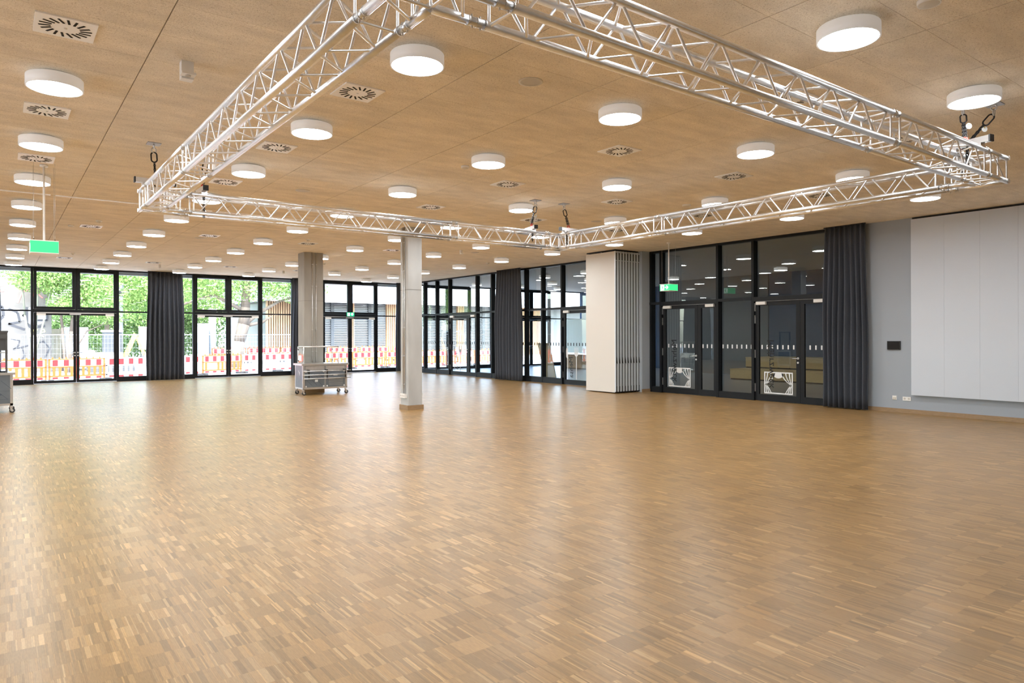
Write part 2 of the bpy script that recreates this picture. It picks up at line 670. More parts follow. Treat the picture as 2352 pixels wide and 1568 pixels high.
def ceiling_boards():
    gx, gy, t = .004, .0014, .024
    cells = []
    for i in range(-7, 12):
        for j in range(-10, 45):
            x0, x1 = PXO + i * PX, PXO + (i + 1) * PX
            y0, y1 = PYO + j * PY, PYO + (j + 1) * PY
            x0, x1 = max(x0, X0), min(x1, WX + .19)
            y0, y1 = max(y0, Y0), min(y1, WY + .1)
            if x1 - x0 < .05 or y1 - y0 < .05:
                continue
            s = screen(((x0 + x1) / 2, (y0 + y1) / 2, H))
            a = 0
            if s and -150 < s[0] < 2500 and -100 < s[1] < 900:
                a = 1 / s[2] ** 3
            cells.append((a, x0, x1, y0, y1))
    cells.sort(key=lambda c: -c[0])
    full = MB().box(-PX / 2 + gx, PX / 2 - gx, -PY / 2 + gy, PY / 2 - gy, 0, t).mesh('ceiling_board', 'wood_wool')
    rest = MB()
    n = 0
    for a, x0, x1, y0, y1 in cells:
        if n < 300 and a > 0 and abs(x1 - x0 - PX) < .01 and abs(y1 - y0 - PY) < .01:
            o = bpy.data.objects.new('ceiling_board', full)
            o.location = ((x0 + x1) / 2, (y0 + y1) / 2, 0)
            o.parent = ceiling
            col.objects.link(o)
            n += 1
        else:
            rest.box(x0 + gx, x1 - gx, y0 + gy, y1 - gy, H, H + t)
    rest.build('ceiling_boards_far', 'wood_wool', ceiling)['kind'] = 'stuff'


ceiling_boards()

# ------------------------------------------------------------------ walls behind and beside the camera, roof
tag(B('wall_rear', 'wall_white', None, (X0 - .2, WX + .2, Y0 - .2, Y0, -.3, H + .2)), kind='structure')
tag(B('wall_left', 'wall_white', None, (X0 - .2, X0, Y0, WY - .0, -.3, .05), (X0 - .2, X0, Y0, WY, H - .06, H + .2), (X0 - .2, X0, 9.1, WY, .05, H - .06), (X0 - .2, X0, Y0, 4.0, .05, H - .06)), kind='structure')
tag(B('roof', 'roof', None, (X0 - .6, XE + .6, Y0 - .6, WY + .55, H + .2, H + .5)), kind='structure')
# side wall: painted part at the right, pier behind the parked partition
tag(B('wall_right', 'wall_grey', None, (WX, WX + .25, Y0, 7.55, -.3, H)), kind='structure')
tag(B('wall_pier', 'wall_grey', None, (14.69, WX + .17, 13.5, 14.95, 0, H)), kind='structure')
tag(B('baseboard_right', 'oak', None, (WX - .02, WX, Y0, 7.3, 0, .085)), kind='structure')
tag(B('baseboard_pier', 'oak', None, (14.67, WX - .0, 13.48, 13.5, 0, .085)), kind='structure')
tag(B('trim_1', 'black', None, (WX - .03, WX + .0, Y0, 6.4, H - .04, H)), kind='structure')

# ------------------------------------------------------------------ glazing builders
WINDOW_N = [0]
DOOR_N = [0]


def nextwin(loc):
    WINDOW_N[0] += 1
    return tag(empty('window_%d' % WINDOW_N[0], loc), kind='structure')


def nextdoor(loc):
    DOOR_N[0] += 1
    return tag(empty('door_%d' % DOOR_N[0], loc), kind='structure')


class Ax:
    """u runs along the wall, w away from the room; axis 'x' is the garden front, axis 'y' the side wall"""

    def __init__(s, axis, base):
        s.axis, s.base = axis, base

    def box(s, u0, u1, w0, w1, z0, z1):
        if s.axis == 'x':
            return (u0, u1, s.base + w0, s.base + w1, z0, z1)
        return (s.base + w0, s.base + w1, u0, u1, z0, z1)

    def pt(s, u, w, z):
        return (u, s.base + w, z) if s.axis == 'x' else (s.base + w, u, z)


def frame_rect(ax, parent, name, u0, u1, z0, z1, t, w0, w1, m='black_frame', tb=None):
    tb = t if tb is None else tb
    return B(name, m, parent, ax.box(u0, u0 + t, w0, w1, z0, z1), ax.box(u1 - t, u1, w0, w1, z0, z1),
             ax.box(u0 + t, u1 - t, w0, w1, z0, z0 + tb), ax.box(u0 + t, u1 - t, w0, w1, z1 - t, z1))


def pane(ax, parent, u0, u1, z0, z1, w, m='glass'):
    return B('pane', m, parent, ax.box(u0, u1, w, w + .012, z0, z1))


def handle(ax, parent, u, w, z, d, roses=True):
    b = MB()
    b.cyl(ax.pt(u, w, z), ax.pt(u, w - .05, z), .012, 8)
    b.cyl(ax.pt(u, w - .045, z), ax.pt(u + d * .13, w - .045, z), .01, 8)
    b.cyl(ax.pt(u, w, z), ax.pt(u, w - .012, z), .027, 12)
    if roses:
        b.cyl(ax.pt(u, w, z - .1), ax.pt(u, w - .014, z - .1), .024, 12)
    return b.build('handle', 'zinc', parent)


def closer(ax, parent, u0, u1, w, z, lab=None):
    """door closer: slide rail across both leaves and a body at each end"""
    o = B('slide_rail', 'zinc', parent, ax.box(u0, u1, w - .03, w, z + .02, z + .055))
    for a, b in ((u0, u0 + .26), (u1 - .26, u1)):
        B('closer_body', 'white_plastic', parent, ax.box(a, b, w - .06, w, z - .06, z + .012))
    return o


def leaf(ax, door, u0, u1, z0, z1, w, t=.085, tb=.11, hside=None, m='black_frame', stile=None):
    """one door leaf with its pane and handle"""
    lf = frame_rect(ax, door, 'door_leaf', u0, u1, z0, z1, t, w, w + .06, m, tb)
    pane(ax, lf, u0 + t, u1 - t, z0 + tb, z1 - t, w + .025)
    if hside is not None:
        u = u0 + t * .5 if hside < 0 else u1 - t * .5
        handle(ax, lf, u, w, 1.06, 1 if hside < 0 else -1)
    return lf


# ------------------------------------------------------------------ garden front (plane y = 28.41)
gx_ = Ax('x', WY)
TR = 2.5


def garden_unit(cx, exitsign=False):
    """a pair of doors with two windows above"""
    a, b = cx - 1.305, cx + 1.305
    dr = nextdoor((cx, WY, 0))
    B('post', 'black_frame', dr, gx_.box(a, a + .075, 0, .16, 0, H - .0))
    B('post', 'black_frame', dr, gx_.box(b - .075, b, 0, .16, 0, H - .0))
    B('head_rail', 'black_frame', dr, gx_.box(a + .075, b - .075, 0, .14, TR - .05, TR + .06))
    B('threshold', 'zinc', dr, gx_.box(a + .075, b - .075, .0, .14, 0, .02))
    leaf(gx_, dr, a + .08, cx - .004, .025, TR - .055, .02, .085, .085, 1)
    leaf(gx_, dr, cx + .004, b - .08, .025, TR - .055, .02, .085, .085, -1)
    closer(gx_, dr, a + .16, b - .16, .02, TR - .1)
    B('closer_body', 'zinc', dr, gx_.box(cx - .2, cx + .14, -.03, .02, TR - .125, TR - .09))
    wn_ = nextwin((cx, WY, TR))
    B('mullion', 'black_frame', wn_, gx_.box(cx - .03, cx + .03, 0, .16, TR + .06, H))
    B('head_rail', 'black_frame', wn_, gx_.box(a + .075, b - .075, 0, .14, H - .05, H))
    for u0, u1 in ((a + .08, cx - .035), (cx + .035, b - .08)):
        f = frame_rect(gx_, wn_, 'sash', u0, u1, TR + .065, H - .055, .085, .015, .09)
        pane(gx_, f, u0 + .085, u1 - .085, TR + .15, H - .14, .04)
    return dr


def garden_fixed(u0, u1, mull=True):
    """tall fixed lights between two door units"""
    w = nextwin(((u0 + u1) / 2, WY, 0))
    m = (u0 + u1) / 2
    B('bottom_rail', 'black_frame', w, gx_.box(u0, u1, .0, .14, 0, .17))
    B('head_rail', 'black_frame', w, gx_.box(u0, u1, .02, .14, H - .05, H))
    B('transom', 'black_frame', w, gx_.box(u0, u1, .03, .12, TR - .02, TR + .03))
    if mull:
        B('mullion', 'black_frame', w, gx_.box(m - .03, m + .03, 0, .16, .17, H - .05))
    spans = ((u0, m - .03), (m + .03, u1)) if mull else ((u0, u1),)
    for a, b in spans:
        pane(gx_, w, a, b, .17, TR - .02, .06)
        pane(gx_, w, a, b, TR + .03, H - .05, .06)


# the long left side of the hall is glazed as well (out of the picture, its daylight is not)
WINDOW_N[0] += 1
lw_ = tag(empty('window_%d' % WINDOW_N[0], (X0, 12, 0)), kind='structure')
yy = 4.0
while yy < 9.0:
    B('mullion', 'black_frame', lw_, (X0 - .16, X0, yy, yy + .07, .05, H - .06))
    B('pane', 'glass', lw_, (X0 - .08, X0 - .068, yy + .07, min(yy + 2.54, 9.1), .05, H - .06))
    yy += 2.54
UC = [-2.845, 2.235, 7.315, 12.395]
garden_fixed(X0, -4.15, False)
garden_unit(UC[0])
garden_fixed(UC[0] + 1.305, UC[1] - 1.305)
garden_unit(UC[1])
garden_fixed(UC[1] + 1.305, UC[2] - 1.305)
garden_unit(UC[2])
garden_fixed(UC[2] + 1.305, UC[3] - 1.305)
garden_unit(UC[3])
garden_fixed(UC[3] + 1.305, WX, False)
tag(B('wall_plinth', 'paving', None, (X0, XE, WY + .0, WY + .3, -.35, -.0)), kind='structure')
tag(B('wall_lintel', 'facade_white', None, (X0, XE, WY + .17, WY + .5, H, H + .5)), kind='structure')
# perforated blind box above the garden front, seen through the top lights
tag(B('trim_2', 'facade_white', None, (X0, WX, WY + .3, WY + .5, H - .14, H)), kind='structure')

# ------------------------------------------------------------------ side wall glazing (plane x = 15)
gy_ = Ax('y', WX)
MF, MD = .07, .17


def mullion(parent, y, z1=H, w=MF):
    return B('mullion', 'black_frame', parent, gy_.box(y - w / 2, y + w / 2, 0, MD, 0, z1))


def stripes(parent, u0, u1, w, m='decal_white', step=.14, z=1.27, off=.06, wd=.035):
    b = MB()
    u = u0 + off
    while u < u1 - .02:
        b.box(*gy_.box(u, u + wd, w - .004, w - .001, z, z + .1))
        u += step
    return b.build('marking_stripes', m, parent)


def side_fixed(y0, y1, ys, stripe=None, zb=.19):
    """fixed lights between y0 and y1 with mullions at ys"""
    w = nextwin((WX, (y0 + y1) / 2, 0))
    B('bottom_rail', 'dark_frame', w, gy_.box(y0, y1, .01, .14, 0, zb))
    B('head_rail', 'black_frame', w, gy_.box(y0, y1, .01, .14, H - .06, H))
    B('transom', 'dark_frame', w, gy_.box(y0, y1, -.005, .14, TR - .02, TR + .05))
    for y in ys:
        mullion(w, y)
    ed = [y0] + sorted(ys) + [y1]
    for a, b in zip(ed[:-1], ed[1:]):
        a2, b2 = a + (MF / 2 if a in ys else 0), b - (MF / 2 if b in ys else 0)
        if b2 - a2 < .08:
            continue
        p = pane(gy_, w, a2, b2, zb, TR - .02, .12)
        pane(gy_, w, a2, b2, TR + .05, H - .06, .12)
        if stripe:
            stripes(p, a2, b2, .12, stripe)
    return w


def side_door(y0, y1, split, narrow_first, sign, stripe='decal_white', zb=.15, dark='dark_frame'):
    """pair of doors with one wide leaf; split is the y of the meeting line; the light above"""
    d = nextdoor((WX, (y0 + y1) / 2, 0))
    mullion(d, y0 - MF / 2)
    mullion(d, y1 + MF / 2)
    B('head_rail', dark, d, gy_.box(y0, y1, 0, .14, TR - .06, TR + .05))
    B('top_rail', 'black_frame', d, gy_.box(y0, y1, .01, .14, H - .06, H))
    lp = pane(gy_, d, y0, y1, TR + .05, H - .06, .12)
    w = .05
    l1 = leaf(gy_, d, y0 + .01, split - .003, .012, TR - .065, w, .1, zb, None, dark)
    l2 = leaf(gy_, d, split + .003, y1 - .01, .012, TR - .065, w, .1, zb, -1, dark)
    for lf, a, b in ((l1, y0 + .11, split - .1), (l2, split + .1, y1 - .11)):
        stripes(lf, a, b, w + .025, stripe)
    closer(gy_, d, y0 + .08, y1 - .06, w, TR - .085)
    for z in (.22, 1.05, 1.9, 2.2):
        B('hinge', 'zinc', d, gy_.box(y1 - .022, y1 + .002, w - .02, w, z, z + .2))
    return d, l2, w


# section near the garden front
side_fixed(24.51, WY, [26.535, 25.515, 27.55], 'decal_black')
dA, leafA, wA = side_door(22.48, 24.44, 23.10, True, 'mensa', 'decal_black')
side_fixed(17.40, 22.41, [21.405, 20.38, 19.325, 18.395], 'decal_black')
dB, leafB, wB = side_door(15.4, 17.33, 15.95, True, 'mensa', 'decal_black')
tag(B('wall_between', 'wall_grey', None, (WX, WX + .17, 14.95, 15.33, 0, H)), kind='structure')
# section beside the painted wall
wC = side_fixed(13.13, 13.5, [13.46], None, .16)
dC1, leafC1, wC1 = side_door(11.22, 13.06, 11.84, True, 'curtain')
side_fixed(10.17, 11.15, [], 'decal_white', .16)
dC2, leafC2, wC2 = side_door(8.2, 10.10, 8.90, True, 'curtain')
tag(B('wall_stub', 'wall_grey', None, (WX, WX + .25, 7.55, 8.13, -.1, H)), kind='structure')


# decals on the glazed doors -------------------------------------------------
def text_mesh(s, size, name, m, parent, origin, xdir, ydir):
    cu = bpy.data.curves.new('txt', 'FONT')
    cu.body = s
    cu.size = size
    cu.extrude = .0008
    cu.resolution_u = 3
    to = bpy.data.objects.new('txt', cu)
    col.objects.link(to)
    dg = bpy.context.evaluated_depsgraph_get()
    me = bpy.data.meshes.new_from_object(to.evaluated_get(dg))
    bpy.data.objects.remove(to)
    xd, yd = Vector(xdir), Vector(ydir)
    zd = xd.cross(yd)
    o_ = Vector(origin) - wloc(parent)
    for v in me.vertices:
        c = v.co.copy()
        v.co = o_ + xd * c.x + yd * c.y + zd * c.z
    me.materials.clear()
    me.materials.append(MATS[m])
    me.name = name
    ob = bpy.data.objects.new(name, me)
    ob.parent = parent
    col.objects.link(ob)
    return ob


def strip_poly(b, pts_l, pts_r, ax, w):
    """flat band between two polylines given as (u, z)"""
    n = len(pts_l)
    for i in range(n - 1):
        q = [pts_l[i], pts_r[i], pts_r[i + 1], pts_l[i + 1]]
        b.prism([ax.pt(u, w, z) for u, z in q], [c * .0015 for c in (ax.pt(0, 1, 0)[0] - ax.pt(0, 0, 0)[0], ax.pt(0, 1, 0)[1] - ax.pt(0, 0, 0)[1], 0)])


def curtain_decal(leafobj, u0, u1, z0, z1, w):
    """white pictogram of a stage with gathered drapes"""
    b = MB()
    t = .03
    for x in ((u0, u1, z0, z0 + t), (u0, u1, z1 - t, z1), (u0, u0 + t, z0 + t, z1 - t), (u1 - t, u1, z0 + t, z1 - t)):
        b.box(*gy_.box(x[0], x[1], w, w + .0015, x[2], x[3]))
    um, uw, zh = (u0 + u1) / 2, (u1 - u0), (z1 - z0)
    # arch of the pelmet
    pts = []
    for i in range(9):
        s = i / 8
        u = um - .17 * uw + .34 * uw * s
        pts.append((u, z1 - t - .23 * zh * math.sin(math.pi * (.18 + .64 * s)) ** .8))
    strip_poly(b, [(u, z1 - t) for u, _ in pts], pts, gy_, w)
    for sg in (-1, 1):
        e = u0 if sg < 0 else u1
        kz = z0 + .42 * zh
        for k, off in enumerate((.36, .24, .12)):
            top = e - sg * off * uw
            pl, pr = [], []
            for i in range(9):
                s = i / 8
                z = (z1 - t) + (kz - (z1 - t)) * s
                u = top + (e - sg * .05 * uw - top) * (s ** (2.0 - .3 * k))
                th = .028 * (1 - .25 * s) * (1.25 if k == 0 else 1)
                pl.append((u - th / 2, z)); pr.append((u + th / 2, z))
            strip_poly(b, pl, pr, gy_, w)
            pl, pr = [], []
            bot = e - sg * (off * .62 + .02) * uw
            for i in range(7):
                s = i / 6
                z = kz + (z0 + t - kz) * s
                u = (e - sg * .05 * uw) + (bot - (e - sg * .05 * uw)) * (s ** .7)
                pl.append((u - .012, z)); pr.append((u + .012, z))
            strip_poly(b, pl, pr, gy_, w)
    o = b.build('stage_pictogram', 'decal_white', leafobj)
    tag(o, 'white stage curtain pictogram stuck on the glass')
    return o


def fork_decal(leafobj, u, z0, z1, w, m):
    b = MB()
    b.box(*gy_.box(u - .017, u + .017, w, w + .0015, z0, z1 - .30))
    pl = [(u - .1, z1 - .16), (u - .098, z1 - .2), (u - .08, z1 - .25), (u - .04, z1 - .285), (u - .017, z1 - .30)]
    strip_poly(b, pl, [(2 * u - x, z) for x, z in pl], gy_, w)
    for k in range(4):
        c = u - .084 + k * .056
        b.box(*gy_.box(c - .013, c + .013, w, w + .0015, z1 - .16, z1))
    tag(b.build('fork_pictogram', m, leafobj), 'fork pictogram stuck on the glass')


def knife_decal(leafobj, u, z0, z1, w, m):
    b = MB()
    pl = [(u - .015, z0), (u - .015, z1 - .35), (u - .015, z1 - .12), (u, z1 - .03), (u + .03, z1)]
    pr = [(u + .015, z0), (u + .015, z1 - .35), (u + .075, z1 - .3), (u + .08, z1 - .1), (u + .06, z1)]
    strip_poly(b, pl, pr, gy_, w)
    tag(b.build('knife_pictogram', m, leafobj), 'knife pictogram stuck on the glass')


def door_text(leafobj, s, u, z, size, w):
    o = text_mesh(s, size, 'lettering', 'decal_black', leafobj, (WX + w, u, z), (0, 0, -1), (0, 1, 0))
    tag(o, 'black lettering %s, seen mirrored from the back of the glass' % s)


curtain_decal(leafC1, 12.10, 12.86, .19, .72, wC1 + .018)
curtain_decal(leafC2, 9.10, 9.86, .19, .72, wC2 + .018)
door_text(leafC1, 'Mehrzweck', 12.58, 1.5, .25, wC1 + .012)
door_text(leafC2, 'Mehrzweck', 9.60, 1.5, .25, wC2 + .012)
fork_decal(leafA, 23.70, .18, 1.22, wA + .018, 'decal_grey')
knife_decal(leafA, 24.12, .18, 1.2, wA + .018, 'decal_grey')
door_text(leafA, 'Mensa', 23.86, .92, .27, wA + .012)
fork_decal(leafB, 16.70, .18, 1.22, wB + .018, 'decal_white')
knife_decal(leafB, 17.12, .18, 1.2, wB + .018, 'decal_white')
door_text(leafB, 'Mensa', 16.86, .92, .27, wB + .012)

# ------------------------------------------------------------------ ceiling lamps
def make_lamp():
    t = empty('ceiling_lamp', (0, 0, H))
    r = .225
    MB().lathe([(.15, -.03), (.15, 0)], n=24).build('mount', 'lamp_white', t, False)
    MB().lathe([(r - .012, -.128), (r, -.128), (r, -.034), (r - .006, -.028), (.1, -.028)], n=40, capb=False).build('housing', 'lamp_shade', t, False)
    g = MB()
    nn = 28
    g.add([((r - .0125) * math.cos(2 * math.pi * i / nn), (r - .0125) * math.sin(2 * math.pi * i / nn), -.1245) for i in range(nn)], [tuple(range(nn))[::-1]])
    g.build('diffuser', 'lamp_glow', t, False)
    return t


lamp0 = make_lamp()
LX = [.43 + 2.398 * i for i in range(-3, 6)]
LY = [2.69 + 2.412 * k for k in range(-2, 11)]
lamp_used = False
for i, x in enumerate(LX):
    for k, y in enumerate(LY):
        if k < 2 or i < 1 or (i < 3 and k % 2):
            continue
        o = copy_tree(lamp0) if lamp_used else lamp0
        lamp_used = True
        o.location = (x, y, H)
        tag(o, 'round white ceiling lamp, %s from the garden windows, %s row from the side doors' % (ORD[13 - k], ORD[9 - i]), 'lamp', 'round ceiling lamps in a grid')


# ------------------------------------------------------------------ ceiling air diffusers
def make_vent(single):
    t = empty('air_diffuser', (0, 0, H))
    a = .2
    b = MB()
    b.box(-a, a, -a, a, -.012, 0)
    b.build('face_plate', 'vent_white', t, False)
    n = 18
    if single:
        s = MB().prism([(.09, -.008, 0), (.17, -.008, 0), (.17, .008, 0), (.09, .008, 0)], (0, 0, -.003)).build('slot', 'slot_black', t, False)
        for k in range(n):
            th = 2 * math.pi * k / n
            o = s if k == 0 else inst(s, t)
            o.location = (.035 * -math.sin(th), .035 * math.cos(th), -.0115)
            o.rotation_euler = (0, 0, th)
    else:
        b = MB()
        for k in range(n):
            th = 2 * math.pi * k / n
            c, s_ = math.cos(th), math.sin(th)
            b.prism([(-.035 * s_ + c * u - s_ * v, .035 * c + s_ * u + c * v, -.0115) for u, v in ((.09, -.008), (.17, -.008), (.17, .008), (.09, .008))], (0, 0, -.003))
        b.build('slot_ring', 'slot_black', t, False)
    MB().lathe([(.008, -.018), (.012, -.012)], n=10, capt=False).build('screw', 'zinc', t, False)
    return t


VENTS = []
for x in (.43, 2.83):
    for y in (6.3, 8.73, 11.15):
        VENTS.append((x, y))
for x in (6.44, 8.86, 11.27):
    for y in (3.89, 6.3, 8.73, 11.12):
        if (x, y) != (11.27, 3.89):
            VENTS.append((x, y))
for x in (1.64, 4.04, 6.42, 8.82):
    for y in (17.35, 24.69):
        VENTS.append((x, y))
v1, v2 = make_vent(True), make_vent(False)
u1 = u2 = False
NEARV = {(.43, 6.3), (.43, 8.73), (2.83, 6.3), (2.83, 8.73), (6.44, 6.3), (6.44, 8.73), (8.86, 6.3)}
vcount = {}
for x, y in sorted(VENTS):
    if (x, y) in NEARV:
        o = copy_tree(v1) if u1 else v1
        u1 = True
    else:
        o = copy_tree(v2) if u2 else v2
        u2 = True
    o.location = (x, y, H)
    vcount[x] = vcount.get(x, 0) + 1
    xs = sorted({a for a, _ in VENTS})
    row = sorted(b for a, b in VENTS if a == x)
    tag(o, 'square white swirl air diffuser, %s from the camera in the %s row from the left' % (ORD[row.index(y) + 1], ORD[xs.index(x) + 1]), 'air diffuser', 'square air diffusers in the ceiling')


# ------------------------------------------------------------------ detectors, loudspeakers, small ceiling devices
def smoke(x, y, lab, r=.055):
    t = thing('smoke_detector', lab, 'detector', (x, y, H), group='round smoke detectors on the ceiling')
    MB().lathe([(r, -.03), (r * 1.05, -.012), (r * 1.05, 0)], n=24).build('base', 'white_plastic', t, False)
    MB().lathe([(r * .45, -.042), (r * .9, -.03)], n=24, capt=False).build('sensor_cap', 'cream_plastic', t, False)


smoke(.41, 8.02, 'round white smoke detector just behind the nearest left ceiling lamp', .075)
smoke(5.28, 8.16, 'round white smoke detector left of a lamp in the middle of the truss square')
smoke(10.11, 8.2, 'round white smoke detector above the right far truss', .075)
smoke(5.33, 2.16, 'round white smoke detector cut by the top edge of the picture', .075)
smoke(1.28, 17.44, 'round white smoke detector left of the far left air diffuser')
smoke(12.9, 18.6, 'tiny round white detector on the ceiling near the far dark curtain', .05)


def speaker_c(x, y, lab, r=.115):
    t = thing('ceiling_speaker', lab, 'speaker', (x, y, H), group='round flush ceiling loudspeakers')
    MB().lathe([(r * .8, -.006), (r, -.006), (r, 0)], n=32, capb=False).build('rim', 'cream_plastic', t, False)
    MB().lathe([(r * .8, -.004), (r * .8, 0)], n=32).build('speaker_grille', 'grille', t, False)


speaker_c(4.02, 5.08, 'round flush ceiling loudspeaker near the top centre')
speaker_c(4.02, 11.1, 'round flush ceiling loudspeaker above the left far truss')
speaker_c(10.05, 10.5, 'round flush ceiling loudspeaker beside the right chain hoist of the far corner')
speaker_c(.35, 15.4, 'round flush ceiling loudspeaker behind the left exit sign pole')
speaker_c(3.95, 17.9, 'round flush ceiling loudspeaker beyond the left truss corner')
speaker_c(11.0, 16.5, 'round flush ceiling loudspeaker above the light concrete column')


def motion(x, y, lab):
    t = thing('motion_sensor', lab, 'sensor', (x, y, H), group='small white motion sensors on the ceiling')
    MB().lathe([(.05, -.02), (.06, -.012), (.06, 0)], n=20).build('base', 'white_plastic', t, False)
    MB().lathe([(.012, -.055), (.03, -.045), (.036, -.02)], n=16, capt=False).build('lens_dome', 'cream_plastic', t, False)


motion(1.69, 16.42, 'small domed motion sensor behind the left truss corner')
motion(1.75, 23.3, 'small domed motion sensor right of the left exit sign')
motion(6.15, 16.6, 'small domed motion sensor left of the thicker column')
motion(8.6, 21.8, 'small domed motion sensor right of the thicker column')


def projector_box(x, y, lab, s=1.0):
    t = thing('ceiling_device', lab, 'device', (x, y, H), group='small white ceiling spotlights')
    b = MB().box(-.035 * s, .035 * s, -.03 * s, .03 * s, -.11 * s, 0)
    b.build('body', 'white_plastic', t, False)
    MB().box(-.045 * s, .035 * s, -.095 * s, -.035 * s, -.10 * s, -.085 * s).build('lens_plate', 'white_plastic', t, False)
    MB().lathe([(.016 * s, -.106 * s), (.016 * s, -.1 * s)], (-.005 * s, -.065 * s, 0), n=14).build('lens', 'grille', t, False)


projector_box(1.33, 6.5, 'white box shaped emergency light on the ceiling left of the truss', 1.4)
projector_box(10.4, 16.3, 'small white box emergency light beyond the far truss')
projector_box(4.35, 25.4, 'small white box emergency light near the garden windows')
projector_box(8.4, 25.2, 'tiny white box emergency light right of the thicker column')

# ceiling track of the folding partition, running across the hall to the parked stack
tk = thing('ceiling_track', 'thin white partition track across the ceiling, left of the truss', 'track', (4, 13.9, H))
x = -5.4
while x < 13.6:
    e = min(x + (1.55 if x < 1 else 1.0), 13.7)
    MB().box(x, e - .07, 13.872, 13.928, H - .012, H).build('track_section', 'vent_white', tk)
    x = e

# ------------------------------------------------------------------ lighting truss
TXo0, TXi0, TXi1, TXo1 = 1.455, 1.695, 8.215, 8.455
TYo0, TYi0, TYi1, TYo1 = 2.685, 2.925, 9.575, 9.815
TZ0, TZ1 = 3.215, 3.455
CR, BR = .025, .009

_brace = {}


def brace(parent, a, b, name='brace', r=BR):
    a, b = Vector(a), Vector(b)
    L = (b - a).length
    key = (round(L, 3), r)
    q = (b - a).to_track_quat('Z', 'Y')
    if key not in _brace:
        _brace[key] = MB().cyl((0, 0, 0), (0, 0, L), r, 8, caps=False).mesh('brace', 'aluminium')
    o = bpy.data.objects.new(name, _brace[key])
    o.location = a - wloc(parent)
    o.rotation_mode = 'QUATERNION'
    o.rotation_quaternion = q
    o.parent = parent
    col.objects.link(o)


def coupler(b, p, d):
    p, d = Vector(p), Vector(d)
    b.cyl(p - d * .054, p - d * .047, .0268, 16)
    b.cyl(p - d * .047, p + d * .047, .0238, 16)
    b.cyl(p - d * .004, p + d * .004, .0262, 16)
    b.cyl(p + d * .047, p + d * .054, .0268, 16)
    for s in (-.025, .025):
        c = p + d * s
        u = Vector((0, 0, 1))
        b.cyl(c - u * .036, c + u * .036, .005, 6)


def truss_run(axis, a, b, c0, c1, lab):
    """straight truss along axis from a to b; c0/c1 are the chord lines of the other axis"""
    mid = (a + b) / 2
    P = (lambda s, c, z: (s, c, z)) if axis == 'x' else (lambda s, c, z: (c, s, z))
    base = P(mid, (c0 + c1) / 2, TZ0)
    t = thing('truss_segment', lab, 'truss', base, group='straight square truss segments')
    a2, b2 = a + .05, b - .05
    for c in (c0, c1):
        for z in (TZ0, TZ1):
            MB().cyl(P(a2, c, z), P(b2, c, z), CR, 20).build('chord', 'aluminium', t)
    d = Vector(P(1, 0, 0))
    for c in (c0, c1):
        for z in (TZ0, TZ1):
            cb = MB()
            coupler(cb, P(a, c, z), d)
            cb.build('coupler', 'zinc', t)
            if b in (AX1, AY1):
                cb = MB()
                coupler(cb, P(b, c, z), d)
                cb.build('coupler', 'zinc', t)
    n = max(2, round((b2 - a2 - .14) / .226))
    st = (b2 - a2 - .14) / n
    e0 = a2 + .07
    g = .016
    faces = [((c0, TZ0), (c0, TZ1)), ((c1, TZ0), (c1, TZ1)), ((c0, TZ0), (c1, TZ0)), ((c0, TZ1), (c1, TZ1))]
    for fi, (p, q) in enumerate(faces):
        for k in range(n):
            s0, s1 = e0 + k * st + g, e0 + (k + 1) * st - g
            u, v = (p, q) if (k + fi) % 2 == 0 else (q, p)
            brace(t, P(s0, u[0], u[1]), P(s1, v[0], v[1]))
        for s in (a2 + .03, b2 - .03):
            brace(t, P(s, p[0], p[1]), P(s, q[0], q[1]), 'end_post')
    return t


def truss_corner(ox, ix, oy, iy, ax, ay, lab):
    """corner block: outer lines ox/oy, inner lines ix/iy, arms reach to ax / ay"""
    t = thing('truss_corner', lab, 'truss', ((ox + ix) / 2, (oy + iy) / 2, TZ0), group='square truss corner blocks')
    sx, sy = (1 if ax > ox else -1), (1 if ay > oy else -1)
    ax2, ay2 = ax - sx * .05, ay - sy * .05
    for z in (TZ0, TZ1):
        for y0, xx in ((oy, ox), (iy, ix)):
            MB().cyl((xx - sx * (.025 if xx == ox else 0), y0, z), (ax2, y0, z), CR, 20).build('chord', 'aluminium', t)
        for x0, yy in ((ox, oy), (ix, iy)):
            MB().cyl((x0, yy - sy * (.025 if yy == oy else 0), z), (x0, ay2, z), CR, 20).build('chord', 'aluminium', t)
        brace(t, (ox, iy, z), (ix, oy, z))
        brace(t, (ox, iy, z), (ix, iy, z), 'end_post')
        brace(t, (ix, oy, z), (ix, iy, z), 'end_post')
        brace(t, (ix + sx * .03, oy, z), (ax2 - sx * .03, iy, z))
        brace(t, (oy and ox, iy + sy * .03, z), (ix, ay2 - sy * .03, z))
    for x, y in ((ox, oy), (ox, iy), (ix, oy), (ix, iy), (ax2 - sx * .03, oy), (ax2 - sx * .03, iy), (ox, ay2 - sy * .03), (ix, ay2 - sy * .03)):
        brace(t, (x, y, TZ0), (x, y, TZ1), 'end_post')
    brace(t, (ox + sx * .04, oy, TZ0), (ax2 - sx * .05, oy, TZ1))
    brace(t, (ox, oy + sy * .04, TZ0), (ox, ay2 - sy * .05, TZ1))
    brace(t, (ix + sx * .04, iy, TZ1), (ax2 - sx * .05, iy, TZ0))
    brace(t, (ix, iy + sy * .04, TZ1), (ix, ay2 - sy * .05, TZ0))


